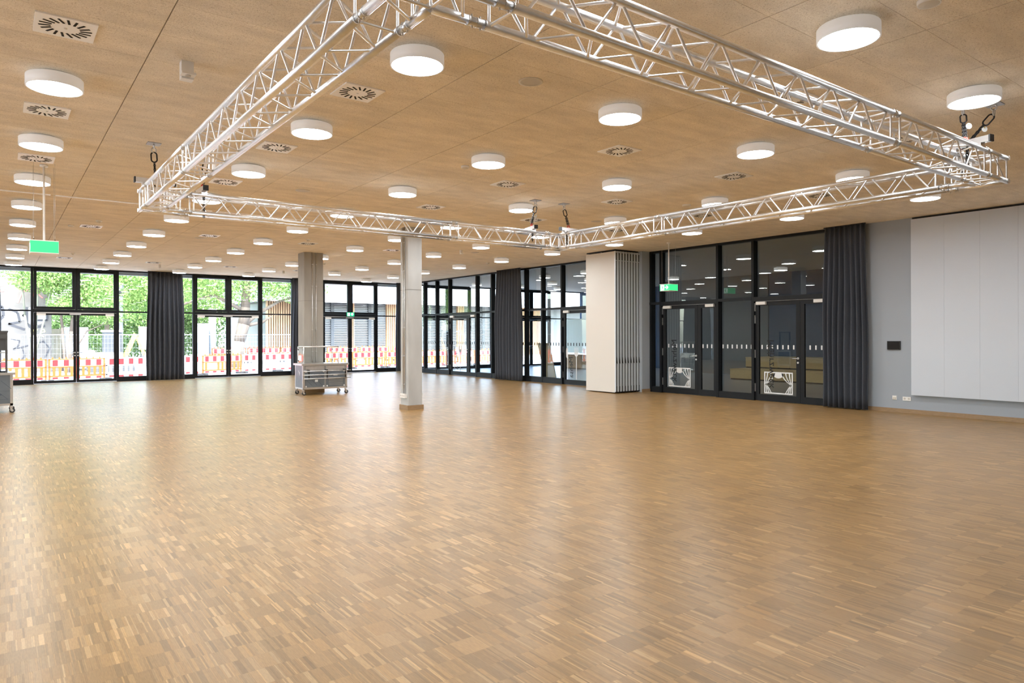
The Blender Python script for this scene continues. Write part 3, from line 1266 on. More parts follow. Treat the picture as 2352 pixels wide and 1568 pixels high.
AX0, AX1, AY0, AY1 = 1.96, 7.95, 3.19, 9.31
JX, JY = 5.98, 7.22
truss_corner(TXo0, TXi0, TYo0, TYi0, AX0, AY0, 'silver truss corner block nearest the camera, at the top edge')
truss_corner(TXo0, TXi0, TYo1, TYi1, AX0, AY1, 'silver truss corner block at the far left')
truss_corner(TXo1, TXi1, TYo0, TYi0, AX1, AY0, 'silver truss corner block at the right')
truss_corner(TXo1, TXi1, TYo1, TYi1, AX1, AY1, 'silver truss corner block farthest away in the middle')
truss_run('x', AX0, JX, TYo0, TYi0, 'long silver truss running right from the nearest corner block')
truss_run('x', JX, AX1, TYo0, TYi0, 'short silver truss ending at the right corner block, near side')
truss_run('x', AX0, JX, TYi1, TYo1, 'long silver truss running right from the far left corner block')
truss_run('x', JX, AX1, TYi1, TYo1, 'short silver truss left of the farthest corner block')
truss_run('y', AY0, JY, TXo0, TXi0, 'long silver truss running left from the nearest corner block')
truss_run('y', JY, AY1, TXo0, TXi0, 'short silver truss next to the far left corner block')
truss_run('y', AY0, JY, TXi1, TXo1, 'long silver truss in front of the dark doors')
truss_run('y', JY, AY1, TXi1, TXo1, 'short silver truss right of the farthest corner block')


# ------------------------------------------------------------------ chain hoists
def links(b, p0, p1, r=.011, wire=.0038, pitch=.024):
    p0, p1 = Vector(p0), Vector(p1)
    d = (p1 - p0)
    n = max(2, int(d.length / pitch))
    d.normalize()
    u = d.orthogonal().normalized()
    w = d.cross(u)
    for i in range(n):
        c = p0 + d * (i + .5) * pitch
        b.torus(c, u if i % 2 else w, r, wire, 8, 4, up=d, st=.006)


def hoist(px, py, hx, hy, bx, by, bdir, tail, lab, tagdisc=True, ringax=(1, 0, 0)):
    """ceiling plate at px,py; hook point hx,hy on a beam centred bx,by that lies on the truss along bdir"""
    t = thing('chain_hoist', lab, 'hoist', (px, py, H), group='chain hoists that carry the truss')
    MB().box(px - .075, px + .075, py - .075, py + .075, H - .01, H).build('ceiling_plate', 'steel_dull', t)
    sh = MB().torus((px, py, H - .035), (1, 0, 0), .026, .008, 14, 6, up=(0, 0, 1))
    sh.torus((px, py, H - .085), (0, 1, 0), .024, .008, 14, 6, up=(0, 0, 1), st=.006)
    sh.build('shackle', 'zinc', t)
    beamz = TZ1 + .075
    top = Vector((px, py, H - .1))
    hook = Vector((hx, hy, beamz + .06))
    v = (hook - top)
    L = v.length
    v.normalize()
    rc = top + v * .07
    MB().torus(rc, ringax, .032, .0085, 18, 8, up=v, st=.028).build('ring', 'chain_black', t)
    c = MB()
    s = top + v * .135
    side = Vector((v.y, v.x, 0)).normalized() if abs(v.x) + abs(v.y) > .02 else Vector((1, 0, 0))
    for k in (-1, 0, 1):
        links(c, s + side * .012 * k, hook + side * .02 * k)
    lk = c.build('chain', 'chain_black', t)
    lk['kind'] = 'stuff'
    bd = Vector(bdir).normalized()
    nd = Vector((-bd.y, bd.x, 0))
    bc = Vector((bx, by, beamz))
    bm = MB()

    def obox(b, c_, l, w_, h):
        b.prism([c_ + bd * l / 2 * i + nd * w_ / 2 * j + Vector((0, 0, -h / 2)) for i, j in ((-1, -1), (1, -1), (1, 1), (-1, 1))], (0, 0, h))
    obox(bm, bc, .44, .06, .06)
    bm.build('beam', 'steel', t)
    for s_ in (-1, 1):
        ec = MB()
        obox(ec, bc + bd * s_ * .225, .016, .066, .066)
        ec.build('end_cap', 'black', t)
    for s_ in (-1, 1):
        k = MB()
        obox(k, bc + bd * s_ * .12 + Vector((0, 0, -.05)), .055, .07, .045)
        k.cyl(bc + bd * s_ * .12 + nd * .05 + Vector((0, 0, -.055)), bc + bd * s_ * .12 - nd * .05 + Vector((0, 0, -.055)), .008, 8)
        k.build('clamp', 'steel', t)
    hk = MB().torus(hook + Vector((0, 0, -.01)), nd, .026, .009, 12, 6, up=(0, 0, 1))
    hk.build('hook', 'red', t)
    tl = MB()
    a = Vector((hx, hy, beamz - .02)) + side * .03
    for k in (0, 1):
        links(tl, a + nd * .012 * k, a + Vector((0, 0, -tail)) + nd * .012 * k)
    tl.build('slack_chain', 'chain_black', t)['kind'] = 'stuff'
    if tagdisc:
        cd = s + v * .05 + _R * .035 - _F * .02
        MB().cyl(cd, cd - _F * .003, .03, 20).build('tag_disc', 'tag_white', t)
        MB().box(cd.x - .022, cd.x - .006, cd.y - .008, cd.y - .006, cd.z + .004, cd.z + .024).build('tag_mark', 'yellow', t)
    return t


hoist(1.56, 9.47, 1.575, 9.47, 1.575, 9.47, (1, 0, 0), .05, 'black chain hoist above the far left truss corner', False, (.2, .98, 0))
hoist(2.2, 9.62, 2.16, 9.66, 2.16, 9.69, (0, 1, 0), .34, 'black chain hoist with hanging chain end on the left far truss', False, (0, 1, 0))
hoist(7.62, 9.5, 7.62, 9.62, 7.66, 9.69, (.25, 1, 0), .22, 'left one of the two chain hoists at the farthest truss corner', True, (.63, .78, 0))
hoist(8.24, 9.45, 8.32, 9.42, 8.33, 9.42, (1, .1, 0), .24, 'right one of the two chain hoists at the farthest truss corner', False, (.25, .97, 0))
hoist(8.02, 2.93, 7.85, 2.85, 7.8, 2.81, (.2, 1, 0), .22, 'chain hoist left of its twin at the right truss corner', True, (.94, .33, 0))
hoist(8.28, 2.74, 8.3, 3.05, 8.33, 3.05, (1, .15, 0), .2, 'chain hoist with slanting chain, right of its twin at the right truss corner', True, (.85, .5, 0))


# ------------------------------------------------------------------ concrete columns
def column(x0, x1, y0, y1, lab, cond, sock, cm='concrete'):
    cx, cy = (x0 + x1) / 2, (y0 + y1) / 2
    t = thing('concrete_column', lab, 'column', (cx, cy, 0))
    MB().bbox(x0, x1, y0, y1, .0, 2.62, .01).build('shaft', cm, t)
    MB().bbox(x0, x1, y0, y1, 2.63, H, .01).build('shaft', cm, t)
    MB().box(x0 + .006, x1 - .006, y0 + .006, y1 - .006, 2.615, 2.635).build('casting_joint', 'concrete_joint', t)
    e = .022
    for bx in ((x0 - e, x1 + e, y0 - e, y0), (x0 - e, x1 + e, y1, y1 + e), (x0 - e, x0, y0, y1), (x1, x1 + e, y0, y1)):
        MB().box(bx[0], bx[1], bx[2], bx[3], 0, .1).build('plinth_board', 'oak', t)
    for p in cond:
        c = MB().cyl((p[0], p[1], p[2]), (p[0], p[1], H), .011, 10).build('conduit', 'zinc', t)
        b = MB()
        z = .55
        while z < 3.9:
            b.box(p[0] - .018, p[0] + .018, p[1] - .014, p[1] + .014, z, z + .018)
            z += .62
        b.build('pipe_clip', 'zinc', c)
    for s in sock:
        so = MB().box(*s).build('socket_box', 'white_plastic', t)
        dx = s[1] - s[0] < .06
        for k in range(3):
            f = (k + .5) / 3
            if dx:
                yy = s[2] + (s[3] - s[2]) * f
                MB().cyl((s[0] - .001, yy, (s[4] + s[5]) / 2), (s[0] - .004, yy, (s[4] + s[5]) / 2), .021, 14).build('socket_face', 'grille', so)
    return t


column(7.18, 7.53, 13.4, 13.75, 'light concrete column with wooden plinth and pipes on its left side',
       [(7.165, 13.60, .34), (7.165, 13.53, .34)],
       [(7.125, 7.18, 13.46, 13.68, .26, .35), (7.53, 7.575, 13.47, 13.57, .26, .35)])
column(6.99, 7.55, 19.2, 19.7, 'thicker concrete column with two thin pipes behind the serving cart',
       [(7.22, 19.185, .1), (7.33, 19.185, .1)], [], 'concrete_shaded')


# ------------------------------------------------------------------ curtains
def curtain(axis, u0, u1, v, lab, folds=9, amp=.075, flare=.06, z0=.02, z1=3.985, seed=1):
    """gathered curtain along axis at depth v"""
    r = random.Random(seed)
    n, m = folds * 16, 16
    ph = [r.uniform(-.6, .6) for _ in range(folds + 1)]
    am = [r.uniform(.65, 1.15) for _ in range(folds + 1)]
    front, back = [], []
    c, hw = (u0 + u1) / 2, abs(u1 - u0) / 2
    for j in range(m + 1):
        s = j / m
        z = z1 + (z0 - z1) * s
        wid = hw * (.90 + .10 * s ** .7) + (flare - .06) * s
        a = amp * (.35 + .65 * min(1, s * 2.2))
        for i in range(n + 1):
            t = i / n
            fi = t * folds
            k = int(min(folds - 1, fi))
            f = fi - k
            pk = ph[k] * (1 - f) + ph[k + 1] * f
            ak = am[k] * (1 - f) + am[k + 1] * f
            w = math.sin(2 * math.pi * fi + pk * (1 + s)) * a * ak
            w += .25 * a * math.sin(4 * math.pi * fi * .5 + 2.1 * pk + s * 2)
            u = c + (2 * t - 1) * wid + .012 * math.sin(7 * s + 5 * t)
            p = (u, v + w, z) if axis == 'x' else (v + w, u, z)
            q = (u, v + w + .008, z) if axis == 'x' else (v + w + .008, u, z)
            front.append(p); back.append(q)
    N = n + 1
    fs = []
    for j in range(m):
        for i in range(n):
            fs.append((j * N + i, j * N + i + 1, (j + 1) * N + i + 1, (j + 1) * N + i))
    o = len(front)
    fs2 = [tuple(o + x for x in f[::-1]) for f in fs]
    edge = []
    for i in range(n):
        edge.append((i + 1, i, o + i, o + i + 1))
        k = m * N + i
        edge.append((k, k + 1, o + k + 1, o + k))
    for j in range(m):
        edge.append((j * N, (j + 1) * N, o + (j + 1) * N, o + j * N))
        k = j * N + n
        edge.append((k + N, k, o + k, o + k + N))
    b = MB()
    b.add(front + back, fs + fs2 + edge, True)
    base = (c, v, z0) if axis == 'x' else (v, c, z0)
    t = thing('curtain', lab, 'curtain', base, group='floor length dark curtains')
    b.build('drape', 'curtain', t)
    tr = (c - hw * .9, c + hw * .9, v - .02, v + .02, z1 - .005, H) if axis == 'x' else (v - .02, v + .02, c - hw * .9, c + hw * .9, z1 - .005, H)
    MB().box(*tr).build('curtain_rail', 'black', t)
    return t


curtain('x', 4.36, 5.66, WY - .3, 'dark curtain between the two leftmost garden door pairs', 8, .095, seed=3)
curtain('x', 9.68, 10.75, WY - .3, 'dark curtain half hidden behind the thicker column', 9, seed=5)
curtain('x', 14.45, 14.98, WY - .3, 'dark narrow curtain in the far corner behind the light column', 5, seed=8)
curtain('x', -1.1, .14, WY - .3, 'dark curtain at the left edge of the picture', 9, seed=9)
curtain('x', -6.9, -4.2, WY - .3, 'dark curtain far left beyond the picture edge', 14, seed=21)
curtain('y', 19.2, 20.78, 14.76, 'dark curtain on the side wall left of the parked partition', 9, .1, seed=11)
curtain('y', 7.22, 8.24, 14.82, 'dark bluish grey curtain right of the dark doors', 8, .07, seed=13)

# ------------------------------------------------------------------ parked folding partition
NP, TH = 9, .1
SX0 = 13.72
for k in range(NP):
    x0 = SX0 + k * (TH + .012)
    lab = ('white front panel of the parked partition stack' if k == 0 else
           'parked partition panel, %s behind the white front one' % ORD[k])
    t = thing('partition_panel', lab, 'partition panel', (x0 + TH / 2, 14.17, .03), group='panels of the parked folding partition')
    MB().box(x0, x0 + TH, 13.62, 14.78, .03, 3.945).build('panel_board', 'partition_white', t)
    for a, b in ((x0 - .002, x0 + .016), (x0 + TH - .042, x0 + TH + .002)):
        MB().box(a, b, 13.585, 13.622, .05, 3.95).build('edge_profile', 'profile_grey', t)
    MB().box(x0 + .022, x0 + TH - .046, 13.594, 13.62, .2, 3.68).build('edge_seal', 'black', t)
    MB().box(x0 + .012, x0 + TH - .012, 13.588, 13.62, .03, .2).build('seal_block', 'black', t)
    MB().box(x0 + .012, x0 + TH - .012, 13.588, 13.62, 3.7, 3.9).build('seal_block', 'black', t)
    MB().prism([(x0 + .03, 13.588, 1.02), (x0 + .045, 13.588, 1.0), (x0 + .07, 13.588, .82), (x0 + .05, 13.588, .84)], (0, -.006, 0)).build('crank_strap', 'chain_black', t)
    MB().cyl((x0 + TH / 2, 14.2, 3.945), (x0 + TH / 2, 14.2, 3.97), .012, 8).build('hanger', 'zinc', t)
tag(B('partition_track', 'black', None, (SX0 + .02, 14.68, 13.63, 14.77, 3.97, H)), 'black ceiling track above the parked partition stack', 'track')

# ------------------------------------------------------------------ painted wall: boards, touch panel, sockets
t = thing('wall_cladding', 'large white acoustic boards on the grey wall at the right edge', 'wall panel', (WX, 3.5, .39))
y = 6.40
while y > .5:
    MB().box(WX - .09, WX - .02, y - .6130, y - .0008, .385, 3.955).build('board', 'panel_white', t)
    y -= .614
MB().box(WX - .02, WX, .6, 6.2, .5, 3.8).build('batten', 'black', t)
t = thing('touch_panel', 'black touch panel on the grey wall beside the curtain', 'touch panel', (WX, 6.77, 1.3))
MB().box(WX - .03, WX, 6.64, 6.90, 1.30, 1.48).build('bezel', 'black', t)
MB().box(WX - .033, WX - .03, 6.66, 6.885, 1.315, 1.465).build('display', 'screen', t)
t = thing('data_socket', 'single white wall socket below the touch panel', 'socket', (WX, 6.76, .26))
MB().box(WX - .012, WX, 6.72, 6.805, .26, .345).build('cover', 'white_plastic', t)
MB().box(WX - .02, WX - .012, 6.735, 6.79, .27, .315).build('outlet', 'cream_plastic', t)
t = thing('power_socket', 'double white power socket left of the white wall boards', 'socket', (WX, 6.52, .26))
MB().box(WX - .012, WX, 6.44, 6.60, .255, .335).build('cover', 'white_plastic', t)
for yy in (6.48, 6.56):
    MB().cyl((WX - .011, yy, .295), (WX - .014, yy, .295), .021, 16).build('outlet', 'grille', t)


# ------------------------------------------------------------------ exit signs
def runner(b, P, s):
    """running man beside a doorway, drawn as flat pieces in the plane given by P(u, z)"""
    def poly(pts):
        b.append([P(u * s, z * s) for u, z in pts])
    return poly


def exit_sign(x, y, zb, lab, h=.155, a=.32, arrow=True):
    t = thing('exit_sign', lab, 'exit sign', (x, y, zb), group='hanging green exit signs')
    hf = a / 2
    MB().box(-hf, hf, -hf, hf, 0, h).build('lantern', 'sign_green', t, False)
    MB().box(-hf - .003, hf + .003, -hf - .003, hf + .003, h, h + .012).build('cap', 'white_plastic', t, False)
    MB().box(-hf - .003, hf + .003, -hf - .003, hf + .003, -.01, 0).build('bottom_tray', 'white_plastic', t, False)
    for sgn in (-1, 1):
        xx = sgn * (hf + .001)
        d = (sgn * .0015, 0, 0)
        m = MB()
        # doorway with a figure cut out as darker pieces
        m.prism([(xx, sgn * -.02, .012), (xx, sgn * -.135, .012), (xx, sgn * -.135, .143), (xx, sgn * -.02, .143)], d)
        # arrow
        m.prism([(xx, sgn * .005, .068), (xx, sgn * .07, .068), (xx, sgn * .07, .088), (xx, sgn * .005, .088)], d)
        m.prism([(xx, sgn * .05, .03), (xx, sgn * .075, .03), (xx, sgn * .118, .078), (xx, sgn * .075, .126), (xx, sgn * .05, .126), (xx, sgn * .09, .078)], d)
        m.build('pictogram', 'sign_white', t, False)
        g = MB()
        x3 = xx + sgn * .002
        for pts in ([(.07, .115), (.085, .115), (.085, .13), (.07, .13)], [(.05, .07), (.08, .062), (.088, .11), (.062, .112)],
                    [(.062, .075), (.05, .04), (.03, .03), (.033, .02), (.06, .03), (.078, .066)], [(.075, .066), (.1, .045), (.12, .02), (.11, .014), (.09, .035), (.065, .06)],
                    [(.085, .108), (.11, .09), (.125, .1), (.122, .107), (.11, .098), (.088, .114)], [(.06, .11), (.035, .1), (.04, .075), (.047, .077), (.045, .095), (.065, .102)]):
            g.prism([(x3, -sgn * u, z) for u, z in pts], (sgn * .001, 0, 0))
        g.build('running_figure', 'sign_green', t, False)
    MB().cyl((0, 0, h + .01), (0, 0, H - zb), .014, 12).build('pole', 'white_plastic', t, False)
    MB().lathe([(.05, H - zb - .03), (.05, H - zb)], n=20).build('canopy', 'white_plastic', t, False)
    for u, v in ((-.12, -.12), (.12, -.12), (.12, .12), (-.12, .12)):
        MB().cyl((u, v, h), (u, v, H - zb), .0016, 5).build('wire', 'zinc', t, False)
        MB().cyl((u, v, h), (u, v, h + .035), .004, 6).build('wire_grip', 'black', t, False)
    return t


exit_sign(.53, 11.53, 2.77, 'green exit sign hanging on a pole at the left')
exit_sign(13.9, 11.85, 2.76, 'green exit sign hanging in front of the dark doors')


def small_sign(loc, nrm, lab, w=.3, h=.15, parent=None):
    t = thing('exit_plate', lab, 'exit sign', loc)
    n = Vector(nrm).normalized()
    u = Vector((-n.y, n.x, 0))

    def quad(b, u0, u1, z0, z1, o):
        b.prism([u * a + Vector((0, 0, z)) + n * o for a, z in ((u0, z0), (u1, z0), (u1, z1), (u0, z1))], n * .002)
    b = MB(); b.prism([u * a + Vector((0, 0, z)) - n * .02 for a, z in ((-w / 2, 0), (w / 2, 0), (w / 2, h), (-w / 2, h))], n * .02)
    b.build('plate', 'sign_green_small', t, False)
    b = MB(); quad(b, -w * .42, -w * .1, h * .12, h * .88, 0)
    b.prism([u * a * w + Vector((0, 0, z * h)) for a, z in ((.02, .6), (.12, .6), (.12, .88), (.3, .88), (.3, .6), (.4, .6), (.21, .15))], n * .002)
    b.build('pictogram', 'sign_white', t, False)
    return t


small_sign((12.395, WY - .03, 2.47), (0, -1, 0), 'small green exit plate on the garden doors right of the thicker column', .34, .17)


# ------------------------------------------------------------------ serving carts
def castor(parent, x, y, r=.052):
    t = MB()
    t.cyl((x, y, .125), (x, y, .15), .035, 12)
    t.box(x - .02, x + .02, y - .026, y - .02, .05, .125)
    t.box(x - .02, x + .02, y + .02, y + .026, .05, .125)
    o = t.build('castor', 'steel', parent, False)
    w = MB().cyl((x + .015, y - .018, r), (x + .015, y + .018, r), r, 18)
    w.build('wheel', 'rubber', o, False)
    MB().cyl((x + .015, y - .021, r), (x + .015, y + .021, r), r * .45, 12).build('hub', 'zinc', o, False)
    return o


def slash_marks(parent, x0, x1, z0, z1, y, n=4):
    b = MB()
    for k in range(n):
        f = (k + .4) / n
        u = x0 + (x1 - x0) * f
        for zz in (z0 + (z1 - z0) * .25, z0 + (z1 - z0) * .7):
            uu = u + (.06 if zz > (z0 + z1) / 2 else 0)
            l = min(.09, (x1 - x0) * .18)
            b.prism([(uu - l, y, zz + l), (uu - l + .012, y, zz + l), (uu + l + .012, y, zz - l), (uu + l, y, zz - l)], (0, -.001, 0))
    return b.build('film_print', 'film_mark', parent, False)


def serving_cart(loc, rz, lab, kind):
    """stainless serving counter on castors; local x runs along the front, y to the back"""
    t = thing('serving_cart', lab, 'serving cart', loc, rz)
    W, D = 1.26, .68
    bz, tz = .16, .81
    b = MB()
    for x in (0, W - .05):
        for y in (0, D - .05):
            b.box(x, x + .05, y, y + .05, bz, tz)
    b.box(0, W, 0, .04, bz, bz + .045)
    b.box(0, W, D - .04, D, bz, bz + .045)
    b.box(0, .04, 0, D, bz, bz + .045)
    b.box(W - .04, W, 0, D, bz, bz + .045)
    b.build('frame', 'steel', t, False)
    MB().bbox(-.04, W + .04, -.04, D + .04, tz, tz + .05, .012).build('worktop', 'steel', t, False)
    MB().box(.02, W - .02, .03, D - .02, bz + .03, tz).build('cabinet_body', 'steel_dull', t, False)
    for xx in (-.001, W - .003):
        s = MB().box(xx, xx + .004, .05, D - .05, bz + .045, tz - .01).build('side_panel', 'film', t, False)
        MB().prism([(xx - .002, .26, .62), (xx - .002, .36, .66), (xx - .002, .36, .78 - .1), (xx - .002, .26, .52)], (.001, 0, 0)).build('sticker', 'tag_white', s, False)
    if kind == 'rails':
        for k, (x0, x1) in enumerate(((.07, .60), (.66, 1.19))):
            dr = MB().box(x0, x1, .005, .03, bz + .06, .66).build('front_panel', 'film', t, False)
            if k == 0:
                slash_marks(dr, x0 + .05, x1 - .05, bz + .08, .62, .004, 3)
                MB().box(x0 + .27, x0 + .35, .002, .005, .36, .42).build('sticker', 'tag_white', dr, False)
            else:
                for q in range(9):
                    MB().box(x0 + .06, x1 - .06, -.004, .006, bz + .09 + q * .026, bz + .10 + q * .026).build('louvre', 'steel_dull', dr, False)
                MB().box(x0 + .2, x0 + .32, .002, .005, .52, .55).build('sticker', 'tag_white', dr, False)
            MB().box(x0, x1, .0, .03, .68, .79).build('fascia', 'steel', t, False)
            for cx in (x0 + .02, x1 - .02):
                for cz in (bz + .08, .64):
                    MB().cyl((cx, .006, cz), (cx, -.002, cz), .022, 10).build('corner_cap', 'tag_white', dr, False)
        for z in (.46, .56, .665):
            MB().cyl((-.02, -.16, z), (W + .04, -.16, z), .011, 10).build('tray_rail', 'steel', t, False)
        for x in (.12, .63, 1.15):
            br = MB()
            br.box(x - .015, x + .015, -.165, .0, .66, .70)
            br.box(x - .012, x + .012, -.165, -.14, .44, .70)
            br.build('rail_bracket', 'black', t, False)
        # glazed guard on top
        g0, g1 = .06, 1.04
        gz = 1.32
        gb = MB()
        for x in (g0, g1):
            for y in (.10, D - .08):
                gb.cyl((x, y, tz + .05), (x, y, gz), .014, 8)
            gb.cyl((x, .10, gz), (x, D - .08, gz), .014, 8)
        gb.cyl((g0, .10, gz), (g1, .10, gz), .014, 8)
        gb.cyl((g0, D - .08, gz), (g1, D - .08, gz), .014, 8)
        gf = gb.build('guard_frame', 'steel', t, False)
        for x in (g0, g1):
            MB().box(x - .003, x + .003, .13, D - .11, tz + .08, gz - .04).build('guard_pane', 'glass_clear', gf, False)
            for y in (.13, D - .11):
                for z in (tz + .12, gz - .08):
                    MB().cyl((x - .012, y, z), (x + .012, y, z), .018, 10).build('glass_clamp', 'black', gf, False)
        MB().box(g0, g1, D - .083, D - .077, tz + .08, gz - .02).build('guard_pane', 'glass_clear', gf, False)
    else:
        fp = MB().box(.05, W - .05, -.003, .03, bz + .045, tz - .01).build('front_panel', 'film', t, False)
        slash_marks(fp, .3, W - .05, bz + .1, tz - .06, -.0035, 4)
        ar = MB().prism([(W - .36, -.004, .395), (W - .31, -.004, .375), (W - .31, -.004, .389), (W - .2, -.004, .389), (W - .2, -.004, .401), (W - .31, -.004, .401), (W - .31, -.004, .415)], (0, -.001, 0))
        ar.build('arrow_mark', 'blue_wall', fp, False)
        B('panel_seam', 'film_mark', fp, (.06, W - .06, -.0045, -.003, .47, .475), (.06, W - .06, -.0045, -.003, .29, .295), world=False)
        # glazed display case
        z0, z1 = tz + .05, 1.73
        x1 = W - .11
        fr = MB()
        for x in (.06, x1):
            for y in (.12, D - .06):
                fr.box(x - .018, x + .018, y - .018, y + .018, z0, z1)
        fr.build('case_frame', 'case_shaded', t, False)
        MB().box(.02, x1 + .03, .08, D - .02, z1 - .02, z1 + .02).build('case_top', 'case_shaded', t, False)
        MB().box(.04, x1 + .015, .10, .13, z1 - .15, z1 - .02).build('case_fascia', 'case_shaded', t, False)
        MB().box(.06, x1, D - .07, D - .06, z0, z1).build('case_pane', 'glass_clear', t, False)
        MB().box(x1 - .003, x1 + .003, .14, D - .08, z0 + .02, z1 - .02).build('case_pane', 'glass_clear', t, False)
        MB().box(.08, x1 - .02, .14, .148, z1 - .4, z1 - .15).build('flap', 'case_shaded', t, False)
        for z in (z0 + .21, z0 + .42):
            sh = MB().box(.07, x1 - .01, .13, D - .08, z, z + .008).build('shelf', 'glass_clear', t, False)
            MB().box(.07, x1 - .01, .12, .13, z - .006, z + .014).build('shelf_edge', 'steel', sh, False)
        b = MB()
        for z in (z0 + .02, z0 + .02):
            b.box(.07, x1 - .02, .14, .16, z0, z0 + .03)
        b.build('case_sill', 'case_shaded', t, False)
    for x in (.03, W - .03):
        for y in (.04, D - .04):
            castor(t, x, y)
    return t


serving_cart((6.66, 18.42, 0), R(-2), 'stainless steel serving cart with three tray rails before the thicker column', 'rails')
serving_cart((-.98, 18.15, 0), R(0), 'grey serving cart with glazed display case at the left edge', 'case')

# ------------------------------------------------------------------ foyer behind the side wall
FX0 = WX + .17
tag(B('floor_foyer', 'stone_grey', None, (FX0, XE, 2.0, WY + .1, -.3, -.002)), kind='structure')
tag(B('ceiling_foyer', 'ceiling_plain', None, (FX0 + .02, XE, 2.0, WY + .2, H + .002, H + .2)), kind='structure')
tag(B('wall_foyer_end', 'blue_wall', None, (XE, XE + .2, 2.0, WY + .1, -.3, H + .2)), kind='structure')
tag(B('wall_foyer_side', 'grey_dark', None, (FX0 + .1, XE, 1.8, 2.0, -.3, H + .2)), kind='structure')
tag(B('wall_foyer_core', 'grey_dark', None, (24.1, 24.3, 15.6, 21.0, 0, H)), kind='structure')
tag(B('wall_foyer_recess', 'blue_wall', None, (24.02, 24.2, 2.0, 15.5, 0, H)), kind='structure')
garden_fixed(FX0, 16.1, False)
garden_unit(17.405)
garden_fixed(18.71, 21.2)
garden_unit(22.505)
garden_fixed(23.81, XE, False)

# seating steps
for k, (x0, x1, z1) in enumerate(((21.4, 22.35, .39), (22.35, 24.0, .79))):
    t = thing('seating_step', ['lower', 'upper'][k] + ' light wooden seating step behind the dark glass doors', 'seating step', (x0, 12, 0))
    z0 = 0 if k == 0 else .39
    n = 5
    for q in range(n):
        ya, yb = 6.5 + q * 1.78, 6.5 + (q + 1) * 1.78 - .004
        MB().box(x0, x0 + .03, ya, yb, z0 + .05, z1 - .034).build('riser_board', 'wood_light', t)
        MB().box(x0 - .015, x1, ya, yb, z1 - .03, z1).build('tread_board', 'wood_light', t)
    MB().box(x0 + .05, x1 - .01, 6.5, 15.4, z0, z1 - .034).build('carcass', 'black', t)

lm = MATS['lamp_glow'].copy()
lm.name = 'lamp_glow_dim'
lm.node_tree.nodes['Principled BSDF'].inputs['Emission Strength'].default_value = LAMP_E * .35
MATS['lamp_glow_dim'] = lm
n = 0
for x in (17.3, 19.7, 22.1):
    for y in (9.0, 11.4, 13.8, 18.6, 21.0, 23.4, 25.8):
        if y < 15 and x < 22:  # lamps over the seating steps are added to brighten them
            continue
        n += 1
        o = copy_tree(lamp0)
        o.location = (x, y, H)
        for ch in o.children:
            if ch.name.startswith('diffuser'):
                me = ch.data.copy()
                me.materials.clear()
                me.materials.append(lm)
                ch.data = me
        tag(o, 'round foyer lamp behind the side wall glass, %s from the glass, %s from the street' % (ORD[[17.3, 19.7, 22.1].index(x) + 1], ORD[7 - [9.0, 11.4, 13.8, 18.6, 21.0, 23.4, 25.8].index(y)]), 'lamp', 'round foyer lamps')

t = thing('serving_counter', 'slatted wooden counter with a white lit screen behind the dining hall door', 'counter', (22.5, 24, 0))
MB().box(22.3, 22.34, 22.4, 25.4, .78, 2.4).build('screen_board', 'glass_board', t)
MB().box(22.1, 22.9, 22.4, 25.4, .70, .76).build('counter_top', 'steel', t)
for k in range(44):
    MB().box(22.2, 22.24, 22.42 + k * .068, 22.42 + k * .068 + .045, .06, .7).build('slat', 'timber_slat', t)
MB().box(22.25, 22.85, 22.4, 25.4, 0, .7).build('counter_body', 'timber_dark', t)
t = MB()
t.prism([(15.55, 18.25, 0), (15.59, 18.25, 0), (15.24, 18.25, 1.35), (15.2, 18.25, 1.35)], (0, .62, 0))
tag(t.build('leaning_board', 'board_beige', None), 'tall dull board leaning against the glass right of the far curtain', 'board')

# ------------------------------------------------------------------ street outside
GZ = -.3
tag(B('ground_street', 'asphalt', None, (-60, 90, WY + .3, 120, GZ - .3, GZ), (-60, X0 - .2, -40, WY + .3, GZ - .3, GZ)), kind='structure')
tag(B('ground_pavement', 'paving', None, (-20, 40, WY + .3, 33.5, GZ, GZ + .02)), kind='structure')


def make_barrier(kind):
    """plastic site barrier 2.1 m long; local x along it, origin at the middle of its base"""
    t = empty('site_barrier', (0, 0, 0))
    L = 1.05
    fr = 'barrier_orange' if kind != 'white' else 'barrier_white'
    b = MB()
    b.box(-L, -L + .07, -.02, .02, .1, .97)
    b.box(L - .07, L, -.02, .02, .1, .97)
    b.box(-L, L, -.02, .02, .93, .97)
    b.box(-L, L, -.02, .02, .60, .65)
    b.box(-L, L, -.02, .02, .2, .26)
    b.build('rail_frame', fr, t, False)
    MB().box(-L + .07, L - .07, -.012, .012, .65, .93).build('stripe_board', 'barrier_white', t, False)
    for k in range(5):
        x = -L + .14 + k * .405
        MB().box(x, x + .2, -.016, .016, .66, .92).build('red_field', 'barrier_red', t, False)
        MB().box(x, x + .2, -.018, .018, .11, .19).build('red_foot_field', 'barrier_red', t, False)
    MB().box(-L + .07, L - .07, -.012, .012, .10, .2).build('foot_board', 'barrier_white', t, False)
    for k in range(9):
        x = -L + .15 + k * .215
        if kind == 'advert' and k in (1, 2):
            continue
        MB().box(x, x + .1, -.014, .014, .26, .60).build('slat', fr, t, False)
    if kind == 'advert':
        MB().box(-L + .34, -L + .70, -.016, .016, .28, .59).build('info_board', 'barrier_white', t, False)
        text_mesh('Boels', .13, 'lettering', 'decal_black', t, (-L + .36, -.018, .38), (1, 0, 0), (0, 0, 1))
    for k in range(8):
        x = -L + .12 + k * .25
        MB().box(x, x + .055, -.016, .016, .97, 1.04).build('peg', fr, t, False)
    for x in (-L + .1, L - .1):
        MB().box(x - .07, x + .07, -.25, .25, 0, .1).build('foot', 'rubber', t, False)
    return t


